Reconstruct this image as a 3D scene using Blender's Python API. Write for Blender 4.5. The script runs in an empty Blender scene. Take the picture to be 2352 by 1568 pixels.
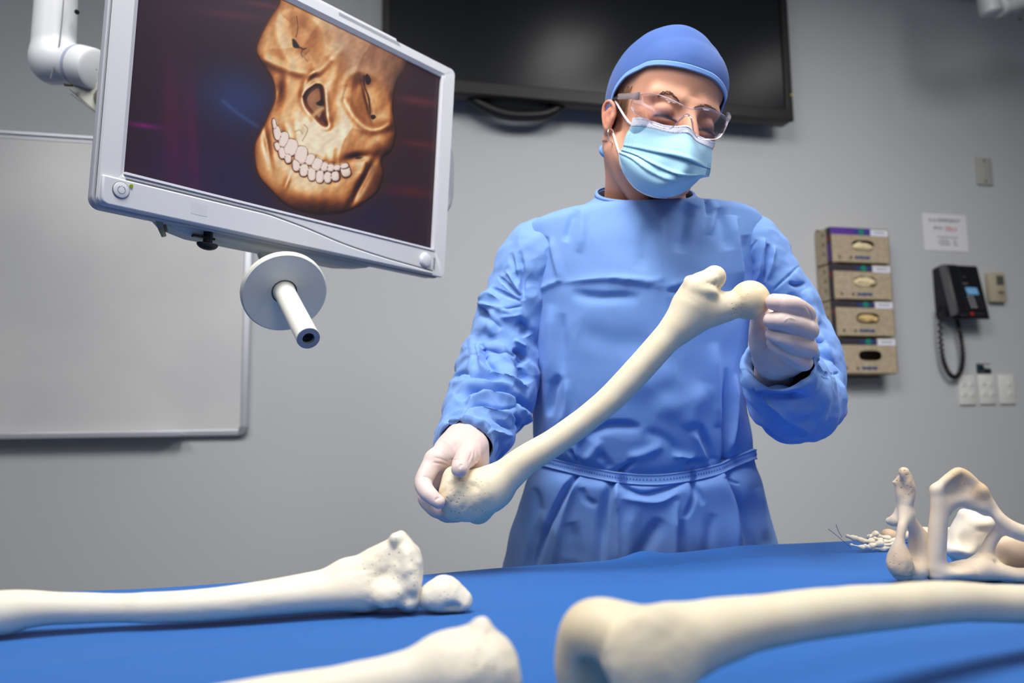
import bpy, bmesh, math, random
import numpy as np
from mathutils import Vector, Matrix
from mathutils.bvhtree import BVHTree

random.seed(4); np.random.seed(4)
SC = bpy.context.scene
COL = SC.collection

# ------------------------------------------------------------------ camera
FPX, CX, CY = 1829.0, 1176.0, 784.0           # 28 mm lens on a 36 mm frame, 2352 x 1568
AX = np.array([[0.97234226, 0.01172718, 0.23326595],     # room axes seen from the camera (x right, y down, z ahead)
               [-0.23305961, 0.11409425, 0.9657462],
               [-0.01528882, -0.99340071, 0.11367179]])
CAM = np.array([0.0, 0.0, 1.08])
cd = bpy.data.cameras.new('camera'); cam = bpy.data.objects.new('camera', cd); COL.objects.link(cam)
cd.sensor_width = 36.0; cd.lens = 36.0 * FPX / 2352.0
cd.clip_start = 0.02; cd.clip_end = 60
_m = Matrix.Identity(4)
for _i in range(3):
    _m[_i][0] = AX[_i][0]; _m[_i][1] = -AX[_i][1]; _m[_i][2] = -AX[_i][2]; _m[_i][3] = CAM[_i]
cam.matrix_world = _m
cd.dof.use_dof = True; cd.dof.focus_distance = 0.98; cd.dof.aperture_fstop = 4.0
SC.camera = cam

# ------------------------------------------------------------------ world, lights, exposure
SC.view_settings.view_transform = 'Standard'
SC.view_settings.look = 'None'
SC.view_settings.gamma = 1.0
SC.view_settings.exposure = -0.27
SC.view_settings.use_curve_mapping = False
W = bpy.data.worlds.new('world'); SC.world = W; W.use_nodes = True
W.node_tree.nodes['Background'].inputs[0].default_value = (0.8, 0.86, 1.0, 1)
W.node_tree.nodes['Background'].inputs[1].default_value = 0.03

def area_light(name, loc, target, sx, sy, power, col=(1, 1, 1), spread=180):
    l = bpy.data.lights.new(name, 'AREA'); l.shape = 'RECTANGLE'; l.size = sx; l.size_y = sy
    l.energy = power; l.color = col; l.spread = math.radians(spread)
    o = bpy.data.objects.new(name, l); COL.objects.link(o)
    o.location = loc
    d = Vector(target) - Vector(loc)
    o.rotation_euler = d.to_track_quat('-Z', 'Y').to_euler()
    return o
CEIL = 2.83
area_light('overhead_light', (0.0, 0.45, 2.6), (0.5, 1.4, 1.0), 0.8, 0.8, 26.0, (1.0, 0.975, 0.94), 130)  # theatre lamps over the table: this and the next
area_light('overhead_light', (1.60, 0.60, 2.62), (1.6, 1.8, 0.8), 0.7, 0.7, 20.0, (1.0, 0.975, 0.945), 130)
area_light('fill_panel_light', (0.2, -1.5, CEIL - 0.06), (0.2, -0.4, 0), 2.4, 0.8, 30.0, (0.97, 0.985, 1.0))  # unseen fill panel, put behind the camera for even frontal light
area_light('overhead_light', (-1.25, 0.35, 2.6), (-0.8, 2.0, 0.8), 0.6, 0.6, 10.0, (1.0, 0.975, 0.945), 130)  # unseen lamp added to brighten the left wall and whiteboard
area_light('down_light', (1.08, 1.57, CEIL - 0.02), (1.08, 1.5, 0), 0.24, 0.42, 1.8, (1.0, 0.985, 0.96))
area_light('down_light', (2.12, 1.57, CEIL - 0.02), (2.12, 1.5, 0), 0.24, 0.42, 1.2, (1.0, 0.985, 0.96))

# ------------------------------------------------------------------ pixels of the photograph to points in the room
def ray(px, py): return AX @ np.array([(px - CX) / FPX, (py - CY) / FPX, 1.0])
def PD(px, py, z): return CAM + ray(px, py) * z                       # at depth z
def PY(px, py, y):                                                    # on the plane Y = y (parallel to the back wall)
    r = ray(px, py); return CAM + r * ((y - CAM[1]) / r[1])
def PZ(px, py, h):                                                    # on the level h
    r = ray(px, py); return CAM + r * ((h - CAM[2]) / r[2])
def to_px(v):                                                         # (n,3) -> px, py, depth
    c = (np.asarray(v) - CAM) @ AX
    return c[:, 0] / c[:, 2] * FPX + CX, c[:, 1] / c[:, 2] * FPX + CY, c[:, 2]
RIGHT, DOWN, AHEAD = AX[:, 0], AX[:, 1], AX[:, 2]

# ------------------------------------------------------------------ materials
def srgb(r, g, b):
    f = lambda c: (c / 255) / 12.92 if c <= 10 else ((c / 255 + 0.055) / 1.055) ** 2.4
    return (f(r), f(g), f(b), 1.0)
def mat(name, col, rough=0.5, spec=0.5, metal=0.0, emit=None, estr=1.0, sss=0.0, sss_col=None, coat=0.0):
    m = bpy.data.materials.new(name); m.use_nodes = True
    b = m.node_tree.nodes['Principled BSDF']
    b.inputs['Base Color'].default_value = col
    b.inputs['Roughness'].default_value = rough
    b.inputs['Specular IOR Level'].default_value = spec
    b.inputs['Metallic'].default_value = metal
    b.inputs['Coat Weight'].default_value = coat
    if sss:
        b.inputs['Subsurface Weight'].default_value = sss
        b.inputs['Subsurface Radius'].default_value = sss_col or (0.006, 0.003, 0.002)
        b.inputs['Subsurface Scale'].default_value = 1.0
    if emit:
        b.inputs['Emission Color'].default_value = emit; b.inputs['Emission Strength'].default_value = estr
    return m
def nd(m, t, **kw):
    n = m.node_tree.nodes.new(t)
    for k, v in kw.items():
        if k.startswith('i_'): n.inputs[k[2:].replace('_', ' ')].default_value = v
        else: setattr(n, k, v)
    return n
def lk(m, a, b): m.node_tree.links.new(a, b)
def bsdf(m): return m.node_tree.nodes['Principled BSDF']
def add_bump(m, scale, strength, dist=0.001, detail=4, coord='Object', kind='noise', stretch=(1, 1, 1)):
    tc = nd(m, 'ShaderNodeTexCoord'); mp = nd(m, 'ShaderNodeMapping'); mp.inputs['Scale'].default_value = stretch
    lk(m, tc.outputs[coord], mp.inputs['Vector'])
    if kind == 'noise':
        t = nd(m, 'ShaderNodeTexNoise'); t.inputs['Scale'].default_value = scale; t.inputs['Detail'].default_value = detail
        out = t.outputs['Fac']
    else:
        t = nd(m, 'ShaderNodeTexVoronoi'); t.inputs['Scale'].default_value = scale; out = t.outputs['Distance']
    lk(m, mp.outputs['Vector'], t.inputs['Vector'])
    b = nd(m, 'ShaderNodeBump'); b.inputs['Strength'].default_value = strength; b.inputs['Distance'].default_value = dist
    lk(m, out, b.inputs['Height']); lk(m, b.outputs['Normal'], bsdf(m).inputs['Normal'])
    return m
def mottle(m, c1, c2, scale, detail=3, lo=0.35, hi=0.65, coord='Object', stretch=(1, 1, 1)):
    tc = nd(m, 'ShaderNodeTexCoord'); mp = nd(m, 'ShaderNodeMapping'); mp.inputs['Scale'].default_value = stretch
    lk(m, tc.outputs[coord], mp.inputs['Vector'])
    t = nd(m, 'ShaderNodeTexNoise'); t.inputs['Scale'].default_value = scale; t.inputs['Detail'].default_value = detail
    lk(m, mp.outputs['Vector'], t.inputs['Vector'])
    r = nd(m, 'ShaderNodeValToRGB'); r.color_ramp.elements[0].position = lo; r.color_ramp.elements[1].position = hi
    r.color_ramp.elements[0].color = c1; r.color_ramp.elements[1].color = c2
    lk(m, t.outputs['Fac'], r.inputs['Fac']); lk(m, r.outputs['Color'], bsdf(m).inputs['Base Color'])
    return m

# ------------------------------------------------------------------ objects
def link_mesh(name, verts, faces, material, parent=None, smooth=True, mats=None, fmat=None):
    me = bpy.data.meshes.new(name)
    v = np.asarray(verts, dtype=np.float32)
    if isinstance(faces, np.ndarray):
        me.vertices.add(len(v)); me.vertices.foreach_set('co', v.ravel())
        n, k = faces.shape
        me.loops.add(n * k); me.loops.foreach_set('vertex_index', faces.astype(np.int32).ravel())
        me.polygons.add(n)
        me.polygons.foreach_set('loop_start', np.arange(0, n * k, k, dtype=np.int32))
        me.update(calc_edges=True); me.validate()
    else:
        me.from_pydata([tuple(map(float, p)) for p in v], [], [tuple(f) for f in faces]); me.update()
    me.polygons.foreach_set('use_smooth', [bool(smooth)] * len(me.polygons))
    if material: me.materials.append(material)
    for x in mats or (): me.materials.append(x)
    if fmat is not None: me.polygons.foreach_set('material_index', np.asarray(fmat, dtype=np.int32))
    o = bpy.data.objects.new(name, me); COL.objects.link(o)
    if parent: put_under(o, parent)
    return o
def put_under(o, parent):                                  # meshes are written in room coordinates
    o.parent = parent
    o.matrix_parent_inverse = world_of(parent).inverted()
def world_of(o):
    m = o.matrix_basis.copy()
    while o.parent:
        m = o.parent.matrix_basis @ o.matrix_parent_inverse_chain if False else world_of(o.parent) @ o.matrix_parent_inverse @ m
        return m
    return m
def thing(name, label, cat, loc, group=None):
    o = bpy.data.objects.new(name, None); COL.objects.link(o); o.location = tuple(loc); o.empty_display_size = 0.05
    tag(o, label, cat, group); return o
def tag(o, label=None, cat=None, group=None, kind=None):
    if label: o['label'] = label
    if cat: o['category'] = cat
    if group: o['group'] = group
    if kind: o['kind'] = kind
    return o
def structure(o): o['kind'] = 'structure'; return o

class MB:                                                  # collects simple shapes into one mesh
    def __init__(self): self.bm = bmesh.new()
    def box(self, c, s, R=None, bev=0.0, seg=2):
        r = bmesh.ops.create_cube(self.bm, size=1.0); vs = r['verts']
        for v in vs: v.co = Vector((v.co.x * s[0], v.co.y * s[1], v.co.z * s[2]))
        if bev:
            es = list({e for v in vs for e in v.link_edges})
            rr = bmesh.ops.bevel(self.bm, geom=es, offset=bev, segments=seg, profile=0.5, affect='EDGES')
            vs = list({v for f in rr['faces'] for v in f.verts} | {v for v in vs if v.is_valid})
        M = Matrix(np.asarray(R).tolist()) if R is not None else Matrix.Identity(3)
        for v in vs: v.co = M @ v.co + Vector(c)
        return self
    def cyl(self, a, b, r0, r1=None, n=24, bev=0.0, caps=True):
        a, b = Vector(a), Vector(b); r1 = r0 if r1 is None else r1
        ax = (b - a); L = ax.length; q = ax.to_track_quat('Z', 'Y')
        rings = [(0, r0), (L, r1)]
        if bev: rings = [(0, r0 - bev), (bev * .3, r0 - bev * .3), (bev, r0), (L - bev, r1), (L - bev * .3, r1 - bev * .3), (L, r1 - bev)]
        vs = []
        for z, r in rings:
            vs.append([self.bm.verts.new(q @ Vector((r * math.cos(t), r * math.sin(t), z)) + a) for t in (2 * math.pi * k / n for k in range(n))])
        for i in range(len(vs) - 1):
            for k in range(n): self.bm.faces.new((vs[i][k], vs[i][(k + 1) % n], vs[i + 1][(k + 1) % n], vs[i + 1][k]))
        if caps:
            self.bm.faces.new(vs[0][::-1]); self.bm.faces.new(vs[-1])
        return self
    def tube(self, pts, r, n=12, caps=True):
        pts = [Vector(p) for p in pts]; rs = r if hasattr(r, '__len__') else [r] * len(pts)
        prev = None; vs = []
        t0 = (pts[1] - pts[0]).normalized(); x = t0.orthogonal().normalized()
        for i, p in enumerate(pts):
            t = (pts[min(i + 1, len(pts) - 1)] - pts[max(i - 1, 0)]).normalized()
            x = (x - t * x.dot(t)).normalized(); y = t.cross(x)
            vs.append([self.bm.verts.new(p + (x * math.cos(a) + y * math.sin(a)) * rs[i]) for a in (2 * math.pi * k / n for k in range(n))])
        for i in range(len(vs) - 1):
            for k in range(n): self.bm.faces.new((vs[i][k], vs[i][(k + 1) % n], vs[i + 1][(k + 1) % n], vs[i + 1][k]))
        if caps: self.bm.faces.new(vs[0][::-1]); self.bm.faces.new(vs[-1])
        return self
    def prism(self, poly, fr, d0, d1):                     # poly in the plane of frame fr=(o,ux,uy,n), from d0 to d1 along n
        o, ux, uy, n = fr
        A = [self.bm.verts.new(tuple(o + ux * x + uy * y + n * d0)) for x, y in poly]
        B = [self.bm.verts.new(tuple(o + ux * x + uy * y + n * d1)) for x, y in poly]
        m = len(poly)
        for k in range(m): self.bm.faces.new((A[k], A[(k + 1) % m], B[(k + 1) % m], B[k]))
        self.bm.faces.new(A[::-1]); self.bm.faces.new(B); return self
    def build(self, name, material, parent=None, smooth=False, bevel=0.0, angle=40):
        bmesh.ops.recalc_face_normals(self.bm, faces=self.bm.faces)
        me = bpy.data.meshes.new(name); self.bm.to_mesh(me); self.bm.free()
        me.materials.append(material)
        if smooth:
            me.polygons.foreach_set('use_smooth', [True] * len(me.polygons))
            try: me.set_sharp_from_angle(angle=math.radians(angle))
            except Exception: pass
        o = bpy.data.objects.new(name, me); COL.objects.link(o)
        if bevel:
            b = o.modifiers.new('bevel', 'BEVEL'); b.width = bevel; b.segments = 3; b.limit_method = 'ANGLE'
        if parent: put_under(o, parent)
        return o
def spline(pts, n):                                        # Catmull-Rom through rows of numbers
    p = np.asarray(pts, float); k = len(p)
    t = np.linspace(0, k - 1, n); i = np.clip(t.astype(int), 0, k - 2); u = (t - i)[:, None]
    g = lambda j: p[np.clip(j, 0, k - 1)]
    p0, p1, p2, p3 = g(i - 1), g(i), g(i + 1), g(i + 2)
    return 0.5 * ((2 * p1) + (-p0 + p2) * u + (2 * p0 - 5 * p1 + 4 * p2 - p3) * u ** 2 + (-p0 + 3 * p1 - 3 * p2 + p3) * u ** 3)
def grid_faces(nr, nc, closed=False):
    r = np.arange(nr - 1)[:, None]; c = np.arange(nc if closed else nc - 1)[None, :]
    c2 = (c + 1) % nc
    return np.stack([r * nc + c, r * nc + c2, (r + 1) * nc + c2, (r + 1) * nc + c], -1).reshape(-1, 4)
def set_uv(o, uv):                                         # per-vertex uv array
    me = o.data; l = me.uv_layers.new(name='uv')
    vi = np.zeros(len(me.loops), np.int32); me.loops.foreach_get('vertex_index', vi)
    l.data.foreach_set('uv', np.asarray(uv, np.float32)[vi].ravel())
def set_col(o, name, rgb):
    a = o.data.color_attributes.new(name, 'FLOAT_COLOR', 'POINT')
    c = np.ones((len(o.data.vertices), 4), np.float32); c[:, :rgb.shape[1]] = rgb
    a.data.foreach_set('color', c.ravel())
def solidify(o, t, off=-1):
    s = o.modifiers.new('thickness', 'SOLIDIFY'); s.thickness = t; s.offset = off; return o
def text(name, body, size, fr, x, y, d, material, parent, align='CENTER', extrude=0.0003):
    o_, ux, uy, n = fr
    c = bpy.data.curves.new(name, 'FONT'); c.body = body; c.size = size; c.align_x = align; c.extrude = extrude
    t = bpy.data.objects.new(name, c); COL.objects.link(t)
    M = Matrix.Identity(4); p = o_ + ux * x + uy * y + n * d
    for i in range(3): M[i][0] = ux[i]; M[i][1] = uy[i]; M[i][2] = n[i]; M[i][3] = p[i]
    t.data.materials.append(material)
    dg = bpy.context.evaluated_depsgraph_get()
    me = bpy.data.meshes.new_from_object(t.evaluated_get(dg)); bpy.data.objects.remove(t)
    me.transform(M)
    o = bpy.data.objects.new(name, me); COL.objects.link(o); put_under(o, parent); return o

# ------------------------------------------------------------------ smooth solids (distance fields meshed by surface nets)
def surface_nets(d, lo, h):
    nx, ny, nz = d.shape; s = d < 0
    cs = np.zeros((nx - 1, ny - 1, nz - 1), np.int8)
    offs = [(i, j, k) for i in (0, 1) for j in (0, 1) for k in (0, 1)]
    for i, j, k in offs: cs += s[i:nx - 1 + i, j:ny - 1 + j, k:nz - 1 + k]
    act = (cs > 0) & (cs < 8); idx = np.argwhere(act)
    cid = np.full(cs.shape, -1, np.int32); cid[act] = np.arange(len(idx))
    pos = np.zeros((len(idx), 3)); cnt = np.zeros(len(idx))
    val = {o: d[idx[:, 0] + o[0], idx[:, 1] + o[1], idx[:, 2] + o[2]] for o in offs}
    for a in offs:
        for ax in range(3):
            if a[ax]: continue
            b = list(a); b[ax] = 1; b = tuple(b)
            va, vb = val[a], val[b]; m = (va < 0) != (vb < 0)
            t = va[m] / (va[m] - vb[m]); p = np.tile(np.array(a, float), (m.sum(), 1)); p[:, ax] += t
            pos[m] += p; cnt[m] += 1
    V = (idx + pos / cnt[:, None]) * h + lo
    F = []
    for ax in range(3):
        sl0 = [slice(None)] * 3; sl1 = [slice(None)] * 3
        sl0[ax] = slice(0, -1); sl1[ax] = slice(1, None)
        A, B = s[tuple(sl0)], s[tuple(sl1)]
        e = np.argwhere(A != B)
        u, w = (ax + 1) % 3, (ax + 2) % 3
        e = e[(e[:, u] > 0) & (e[:, w] > 0) & (e[:, u] < d.shape[u] - 1) & (e[:, w] < d.shape[w] - 1)]
        q = []
        for du, dw in ((-1, -1), (0, -1), (0, 0), (-1, 0)):
            c = e.copy(); c[:, u] += du; c[:, w] += dw; q.append(cid[c[:, 0], c[:, 1], c[:, 2]])
        q = np.stack(q, 1); inside = A[e[:, 0], e[:, 1], e[:, 2]]
        q[~inside] = q[~inside][:, ::-1]; F.append(q)
    return V, np.concatenate(F)
class SDF:
    def __init__(self, lo, hi, h, R=None, o=None):         # box in local axes; R rows = local axes in the room, o = origin
        self.R = np.eye(3) if R is None else np.asarray(R, float); self.o = np.zeros(3) if o is None else np.asarray(o, float)
        self.lo = np.asarray(lo, float); self.h = h
        n = np.ceil((np.asarray(hi) - self.lo) / h).astype(int) + 1
        self.ax = [self.lo[i] + h * np.arange(n[i]) for i in range(3)]
        self.d = np.full(tuple(n), 0.05, np.float32)
    def L(self, p): return self.R @ (np.asarray(p, float) - self.o)
    def D(self, v): return self.R @ np.asarray(v, float)
    def sub(self, lo, hi, pad):
        sl = []
        for i in range(3):
            a = int(np.searchsorted(self.ax[i], lo[i] - pad)); b = int(np.searchsorted(self.ax[i], hi[i] + pad))
            sl.append(slice(max(a, 0), max(b, 0)))
        X = self.ax[0][sl[0]][:, None, None]; Y = self.ax[1][sl[1]][None, :, None]; Z = self.ax[2][sl[2]][None, None, :]
        return tuple(sl), X, Y, Z
    def put(self, sl, v, k, mode):
        o = self.d[sl]
        if o.size == 0: return
        if mode == '+':
            if k > 0:
                q = np.maximum(k - np.abs(o - v), 0) / k; self.d[sl] = np.minimum(o, v) - q * q * k * .25
            else: self.d[sl] = np.minimum(o, v)
        else:
            v = -v
            if k > 0:
                q = np.maximum(k - np.abs(o - v), 0) / k; self.d[sl] = np.maximum(o, v) + q * q * k * .25
            else: self.d[sl] = np.maximum(o, v)
    def cone(self, a, b, ra, rb, k=0.006, mode='+', flat=None):
        a, b = self.L(a), self.L(b); r = max(ra, rb); pad = r * (1.1) + k + 3 * self.h
        sl, X, Y, Z = self.sub(np.minimum(a, b), np.maximum(a, b), pad)
        PX, PY_, PZ_ = X - a[0], Y - a[1], Z - a[2]; ba = b - a
        if flat is not None:
            n = self.D(flat[0]); n = n / np.linalg.norm(n); s = 1 / flat[1] - 1
            w = (PX * n[0] + PY_ * n[1] + PZ_ * n[2]) * s
            PX, PY_, PZ_ = PX + w * n[0], PY_ + w * n[1], PZ_ + w * n[2]
            ba = ba + n * (ba @ n) * s
        t = np.clip((PX * ba[0] + PY_ * ba[1] + PZ_ * ba[2]) / max(ba @ ba, 1e-12), 0, 1)
        v = np.sqrt((PX - t * ba[0]) ** 2 + (PY_ - t * ba[1]) ** 2 + (PZ_ - t * ba[2]) ** 2) - (ra + (rb - ra) * t)
        if flat is not None: v = v * min(1.0, flat[1] ** 0.5)
        self.put(sl, v.astype(np.float32), k, mode); return self
    def chain(self, pts, rs, k=0.006, mode='+', flat=None, dens=7):
        n = (len(pts) - 1) * dens + 1                       # a smooth tapering tube through the points
        q = spline(np.column_stack([np.asarray(pts, float), rs]), n) if len(pts) > 2 else np.column_stack([np.asarray(pts, float), rs])
        keep = self.d; self.d = np.full(keep.shape, 0.05, np.float32)
        for i in range(len(q) - 1): self.cone(q[i, :3], q[i + 1, :3], max(q[i, 3], 3e-4), max(q[i + 1, 3], 3e-4), 0, '+', flat)
        v = self.d; self.d = keep
        self.put((slice(None),) * 3, v, k, mode); return self
    def ell(self, c, r, k=0.006, mode='+', A=None):        # A rows = axes of the ellipsoid in the room
        c = self.L(c); r = np.asarray(r, float); pad = k + 3 * self.h
        Q = np.eye(3) if A is None else np.array([self.D(x) for x in np.asarray(A, float)])
        ext = np.sqrt(((Q.T * r) ** 2).sum(1))
        sl, X, Y, Z = self.sub(c - ext, c + ext, pad)
        X, Y, Z = X - c[0], Y - c[1], Z - c[2]
        u = [(X * q[0] + Y * q[1] + Z * q[2]) for q in Q]
        k0 = np.sqrt(sum((u[i] / r[i]) ** 2 for i in range(3))); k1 = np.sqrt(sum((u[i] / r[i] ** 2) ** 2 for i in range(3)))
        v = k0 * (k0 - 1) / np.maximum(k1, 1e-9)
        self.put(sl, v.astype(np.float32), k, mode); return self
    def plane(self, p, n, k=0.003):                        # keep the side against n
        p, n = self.L(p), self.D(n); X, Y, Z = self.ax
        v = (X[:, None, None] - p[0]) * n[0] + (Y[None, :, None] - p[1]) * n[1] + (Z[None, None, :] - p[2]) * n[2]
        self.put((slice(None),) * 3, -v.astype(np.float32), k, '-'); return self
    def mesh(self):
        V, F = surface_nets(self.d, self.lo, self.h)
        return V @ self.R + self.o, F
def bumps(V, amp, scale, seed=0, octv=3):                  # cheap smooth noise, one value per point
    r = np.random.RandomState(seed); out = np.zeros(len(V)); a = 1.0
    for o in range(octv):
        for _ in range(9):
            w = r.normal(size=3); w *= scale * (2 ** o) / np.linalg.norm(w) * r.uniform(.6, 1.4)
            out += a * np.sin(V @ w + r.uniform(0, 6.28)) / 9 ** .5
        a *= .5
    return out * amp
def vnormals(V, F):
    n = np.zeros_like(V); a = V[F[:, 2]] - V[F[:, 0]]; b = V[F[:, 3]] - V[F[:, 1]]; c = np.cross(a, b)
    for k in range(4): np.add.at(n, F[:, k], c)
    return n / np.maximum(np.linalg.norm(n, axis=1, keepdims=True), 1e-12)
def frame_axes(x, up=(0, 0, 1)):
    x = np.asarray(x, float); x = x / np.linalg.norm(x); y = np.cross(up, x); y /= np.linalg.norm(y)
    return np.array([x, y, np.cross(x, y)])
def sstep(a, b, x):
    t = np.clip((x - a) / (b - a), 0, 1); return t * t * (3 - 2 * t)
# ================================================================== the room
D = 2.6
XL, XR, YF = -2.6, 4.2, -3.2
m_wall = add_bump(mat('wall_paint', srgb(192, 194, 197), 0.6, 0.3), 90, 0.06, 0.001)
m_ceil = mat('ceiling_paint', srgb(190, 192, 190), 0.8, 0.2)
m_floor = mottle(mat('vinyl_floor', srgb(120, 124, 128), 0.35, 0.4), srgb(112, 117, 122), srgb(128, 132, 136), 30)
structure(MB().box(((XL + XR) / 2, D + .06, CEIL / 2), (XR - XL + .24, .12, CEIL)).build('wall_back', m_wall))
structure(MB().box((XL - .06, (YF + D) / 2, CEIL / 2), (.12, D - YF, CEIL)).build('wall_left', m_wall))
structure(MB().box((XR + .06, (YF + D) / 2, CEIL / 2), (.12, D - YF, CEIL)).build('wall_right', m_wall))
structure(MB().box(((XL + XR) / 2, YF - .06, CEIL / 2), (XR - XL + .24, .12, CEIL)).build('wall_front', m_wall))
structure(MB().box(((XL + XR) / 2, (YF + D) / 2, -.05), (XR - XL + .24, D - YF + .24, .1)).build('floor', m_floor))
structure(MB().box(((XL + XR) / 2, (YF + D) / 2, CEIL + .05), (XR - XL + .24, D - YF + .24, .1)).build('ceiling', m_ceil))
structure(MB().box(((XL + XR) / 2, D - .006, .05), (XR - XL, .012, .1)).build('baseboard_back', mat('skirting', srgb(95, 98, 102), .5)))

# ---- whiteboard
m_alu = mat('brushed_aluminium', srgb(196, 198, 206), 0.38, 0.5, 0.55)
m_wb = mottle(mat('whiteboard_face', srgb(214, 215, 216), 0.28, 0.4), srgb(205, 206, 208), srgb(216, 216, 215), 3)
m_grey = mat('grey_plastic', srgb(126, 130, 136), 0.45)
wb = thing('whiteboard', 'white marker board in an aluminium frame on the back wall behind the screen', 'whiteboard', (-1.1, D - .02, 1.084))
bx0, bx1, bz0, bz1 = -1.62, -.215, 1.084, 2.0
MB().box(((bx0 + bx1) / 2, D - .012, (bz0 + bz1) / 2), (bx1 - bx0 - .02, .014, bz1 - bz0 - .02)).build('writing_panel', m_wb, wb)
MB().box((bx1 - .011, D - .012, (bz0 + bz1) / 2), (.022, .022, bz1 - bz0 - .05)).build('frame_rail', m_alu, wb, True, .003)
MB().box((bx0 + .011, D - .012, (bz0 + bz1) / 2), (.022, .022, bz1 - bz0 - .05)).build('frame_rail', m_alu, wb, True, .003)
MB().box(((bx0 + bx1) / 2, D - .014, bz1 - .006), (bx1 - bx0 - .05, .026, .012)).box(((bx0 + bx1) / 2, D - .012, bz1 - .018), (bx1 - bx0 - .05, .018, .010)).build('frame_rail', m_alu, wb, True, .003)
MB().box(((bx0 + bx1) / 2, D - .013, bz0 + .01), (bx1 - bx0 - .05, .024, .02)).build('frame_rail', m_alu, wb, True, .004)
t = MB().box(((bx0 - .40 + .02) / 2, D - .035, bz0 + .004), (-.40 - bx0 - .02, .07, .007)).box(((bx0 - .40 + .02) / 2, D - .069, bz0 + .008), (-.40 - bx0 - .02, .004, .016))
t.build('pen_tray', m_alu, wb, True, .002)
for sx, cxx in ((1, bx1), (-1, bx0)):
    for sz, czz in ((-1, bz0), (1, bz1)):
        m = MB(); poly = [(0, 0)] + [(math.cos(a) * .026, math.sin(a) * .026) for a in np.linspace(0, math.pi / 2, 9)]
        m.prism([(x * sx, y * sz) for x, y in poly], (np.array([cxx - sx * .026, D - .001, czz - sz * .026]), np.array([1., 0, 0]), np.array([0, 0, 1.]), np.array([0, -1., 0])), 0, .025)
        m.build('corner_cap', m_grey, wb, True, .002)

# ---- wall television
m_black = mat('black_plastic', srgb(22, 22, 24), 0.42, 0.4)
m_scr = mat('matte_dark_screen', srgb(16, 18, 24), 0.25, 0.5)
tv = thing('wall_television', 'big black flat television mounted high on the back wall, switched off', 'television', (.92, 2.5, 2.19))
tx0, tx1, tz0, tz1, ty = .184, 1.665, 2.19, 3.02, 2.47
tz1 = 2.80
MB().box(((tx0 + tx1) / 2, ty + .04, (tz0 + tz1) / 2), (tx1 - tx0, .06, tz1 - tz0)).build('housing', m_black, tv, True, .012)
for nm, c, s in (('bezel', ((tx0 + tx1) / 2, ty + .004, tz0 + .022), (tx1 - tx0, .014, .044)), ('bezel', ((tx0 + tx1) / 2, ty + .004, tz1 - .011), (tx1 - tx0, .014, .022)),
                 ('bezel', (tx0 + .011, ty + .004, (tz0 + tz1) / 2), (.022, .0138, tz1 - tz0)), ('bezel', (tx1 - .014, ty + .004, (tz0 + tz1) / 2), (.028, .0138, tz1 - tz0))):
    MB().box(c, s).build(nm, m_black, tv, True, .003)
MB().box(((tx0 + tx1) / 2, ty + .009, (tz0 + tz1) / 2), (tx1 - tx0 - .04, .006, tz1 - tz0 - .05)).build('screen', m_scr, tv)
p = PY(1821, 218, ty - .004)
MB().cyl((tx1 - .006, ty - .001, p[2]), (tx1 - .006, ty - .005, p[2]), .004, n=12).build('status_light', mat('dim_led', srgb(150, 140, 20), .4, emit=srgb(150, 140, 10), estr=.4), tv)
MB().box(((tx0 + tx1) / 2, D - .03, 2.5), (.5, .06, .4)).build('wall_bracket', m_black, tv)
cy = 2.52
pts = spline([PY(1065, 200, cy), PY(1088, 230, cy), PY(1150, 260, cy), PY(1210, 266, cy), PY(1262, 259, cy), PY(1298, 232, cy), PY(1312, 205, cy)], 40)
MB().tube(pts, .020, 16).build('cable_sleeve', m_black, tv, True)
pts = spline([PY(1322, 226, cy), PY(1328, 242, cy), PY(1345, 250, cy), PY(1362, 240, cy), PY(1372, 232, cy), PY(1385, 246, cy), PY(1400, 252, cy), PY(1420, 236, cy)], 50)
MB().tube(pts, .0035, 8).build('thin_cable', m_black, tv, True)
pts = spline([PY(1330, 226, cy + .01), PY(1345, 236, cy + .01), PY(1360, 246, cy + .01), PY(1380, 236, cy + .01), PY(1395, 226, cy + .01)], 30)
MB().tube(pts, .003, 8).build('thin_cable', m_black, tv, True)

# ---- wall plates
XH, ZH, NH = np.array([1., 0, 0]), np.array([0, 0, 1.]), np.array([0, -1., 0])
m_plate = mat('white_plate_plastic', srgb(222, 222, 218), 0.4)
m_plate2 = mat('dull_plate_plastic', srgb(172, 174, 168), 0.5)
m_slot = mat('slot_dark', srgb(70, 68, 66), 0.6)
def plate(name, label, cx_, cz_, kind, mt, group=None):
    o = thing(name, label, 'wall plate' if kind == 'blank' else 'socket', (cx_, D, cz_ - .058), group)
    MB().box((cx_, D - .005, cz_), (.074, .01, .115), bev=.003).build('cover_plate', mt, o, True)
    fr = (np.array([cx_, D - .01, cz_]), XH, ZH, NH)
    if kind == 'blank':
        for s in (-1, 1): MB().cyl((cx_, D - .0095, cz_ + s * .042), (cx_, D - .0112, cz_ + s * .042), .0045, n=12).build('screw', m_slot, o)
    else:
        cols = (-.018, .018) if kind == 'double' else (.012,)
        for dz in (.022, -.018):
            for dx in cols:
                MB().box((cx_ + dx, D - .011, cz_ + dz), (.022, .004, .016), bev=.002).build('rocker_switch' if kind == 'double' else 'jack', m_plate, o, True)
                MB().box((cx_ + dx, D - .0132, cz_ + dz + .003), (.007, .0012, .0025)).build('switch_mark', mat('faint_mark', srgb(170, 160, 155), .6), o)
    return o
plate('blank_wall_plate', 'blank off-white wall plate with two screws, high above the phone', 2.607, 2.103, 'blank', m_plate2)
plate('socket_plate', 'white wall plate nearest the hanging phone cord, leftmost of three', 2.440, 1.2175, 'double', m_plate)
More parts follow.
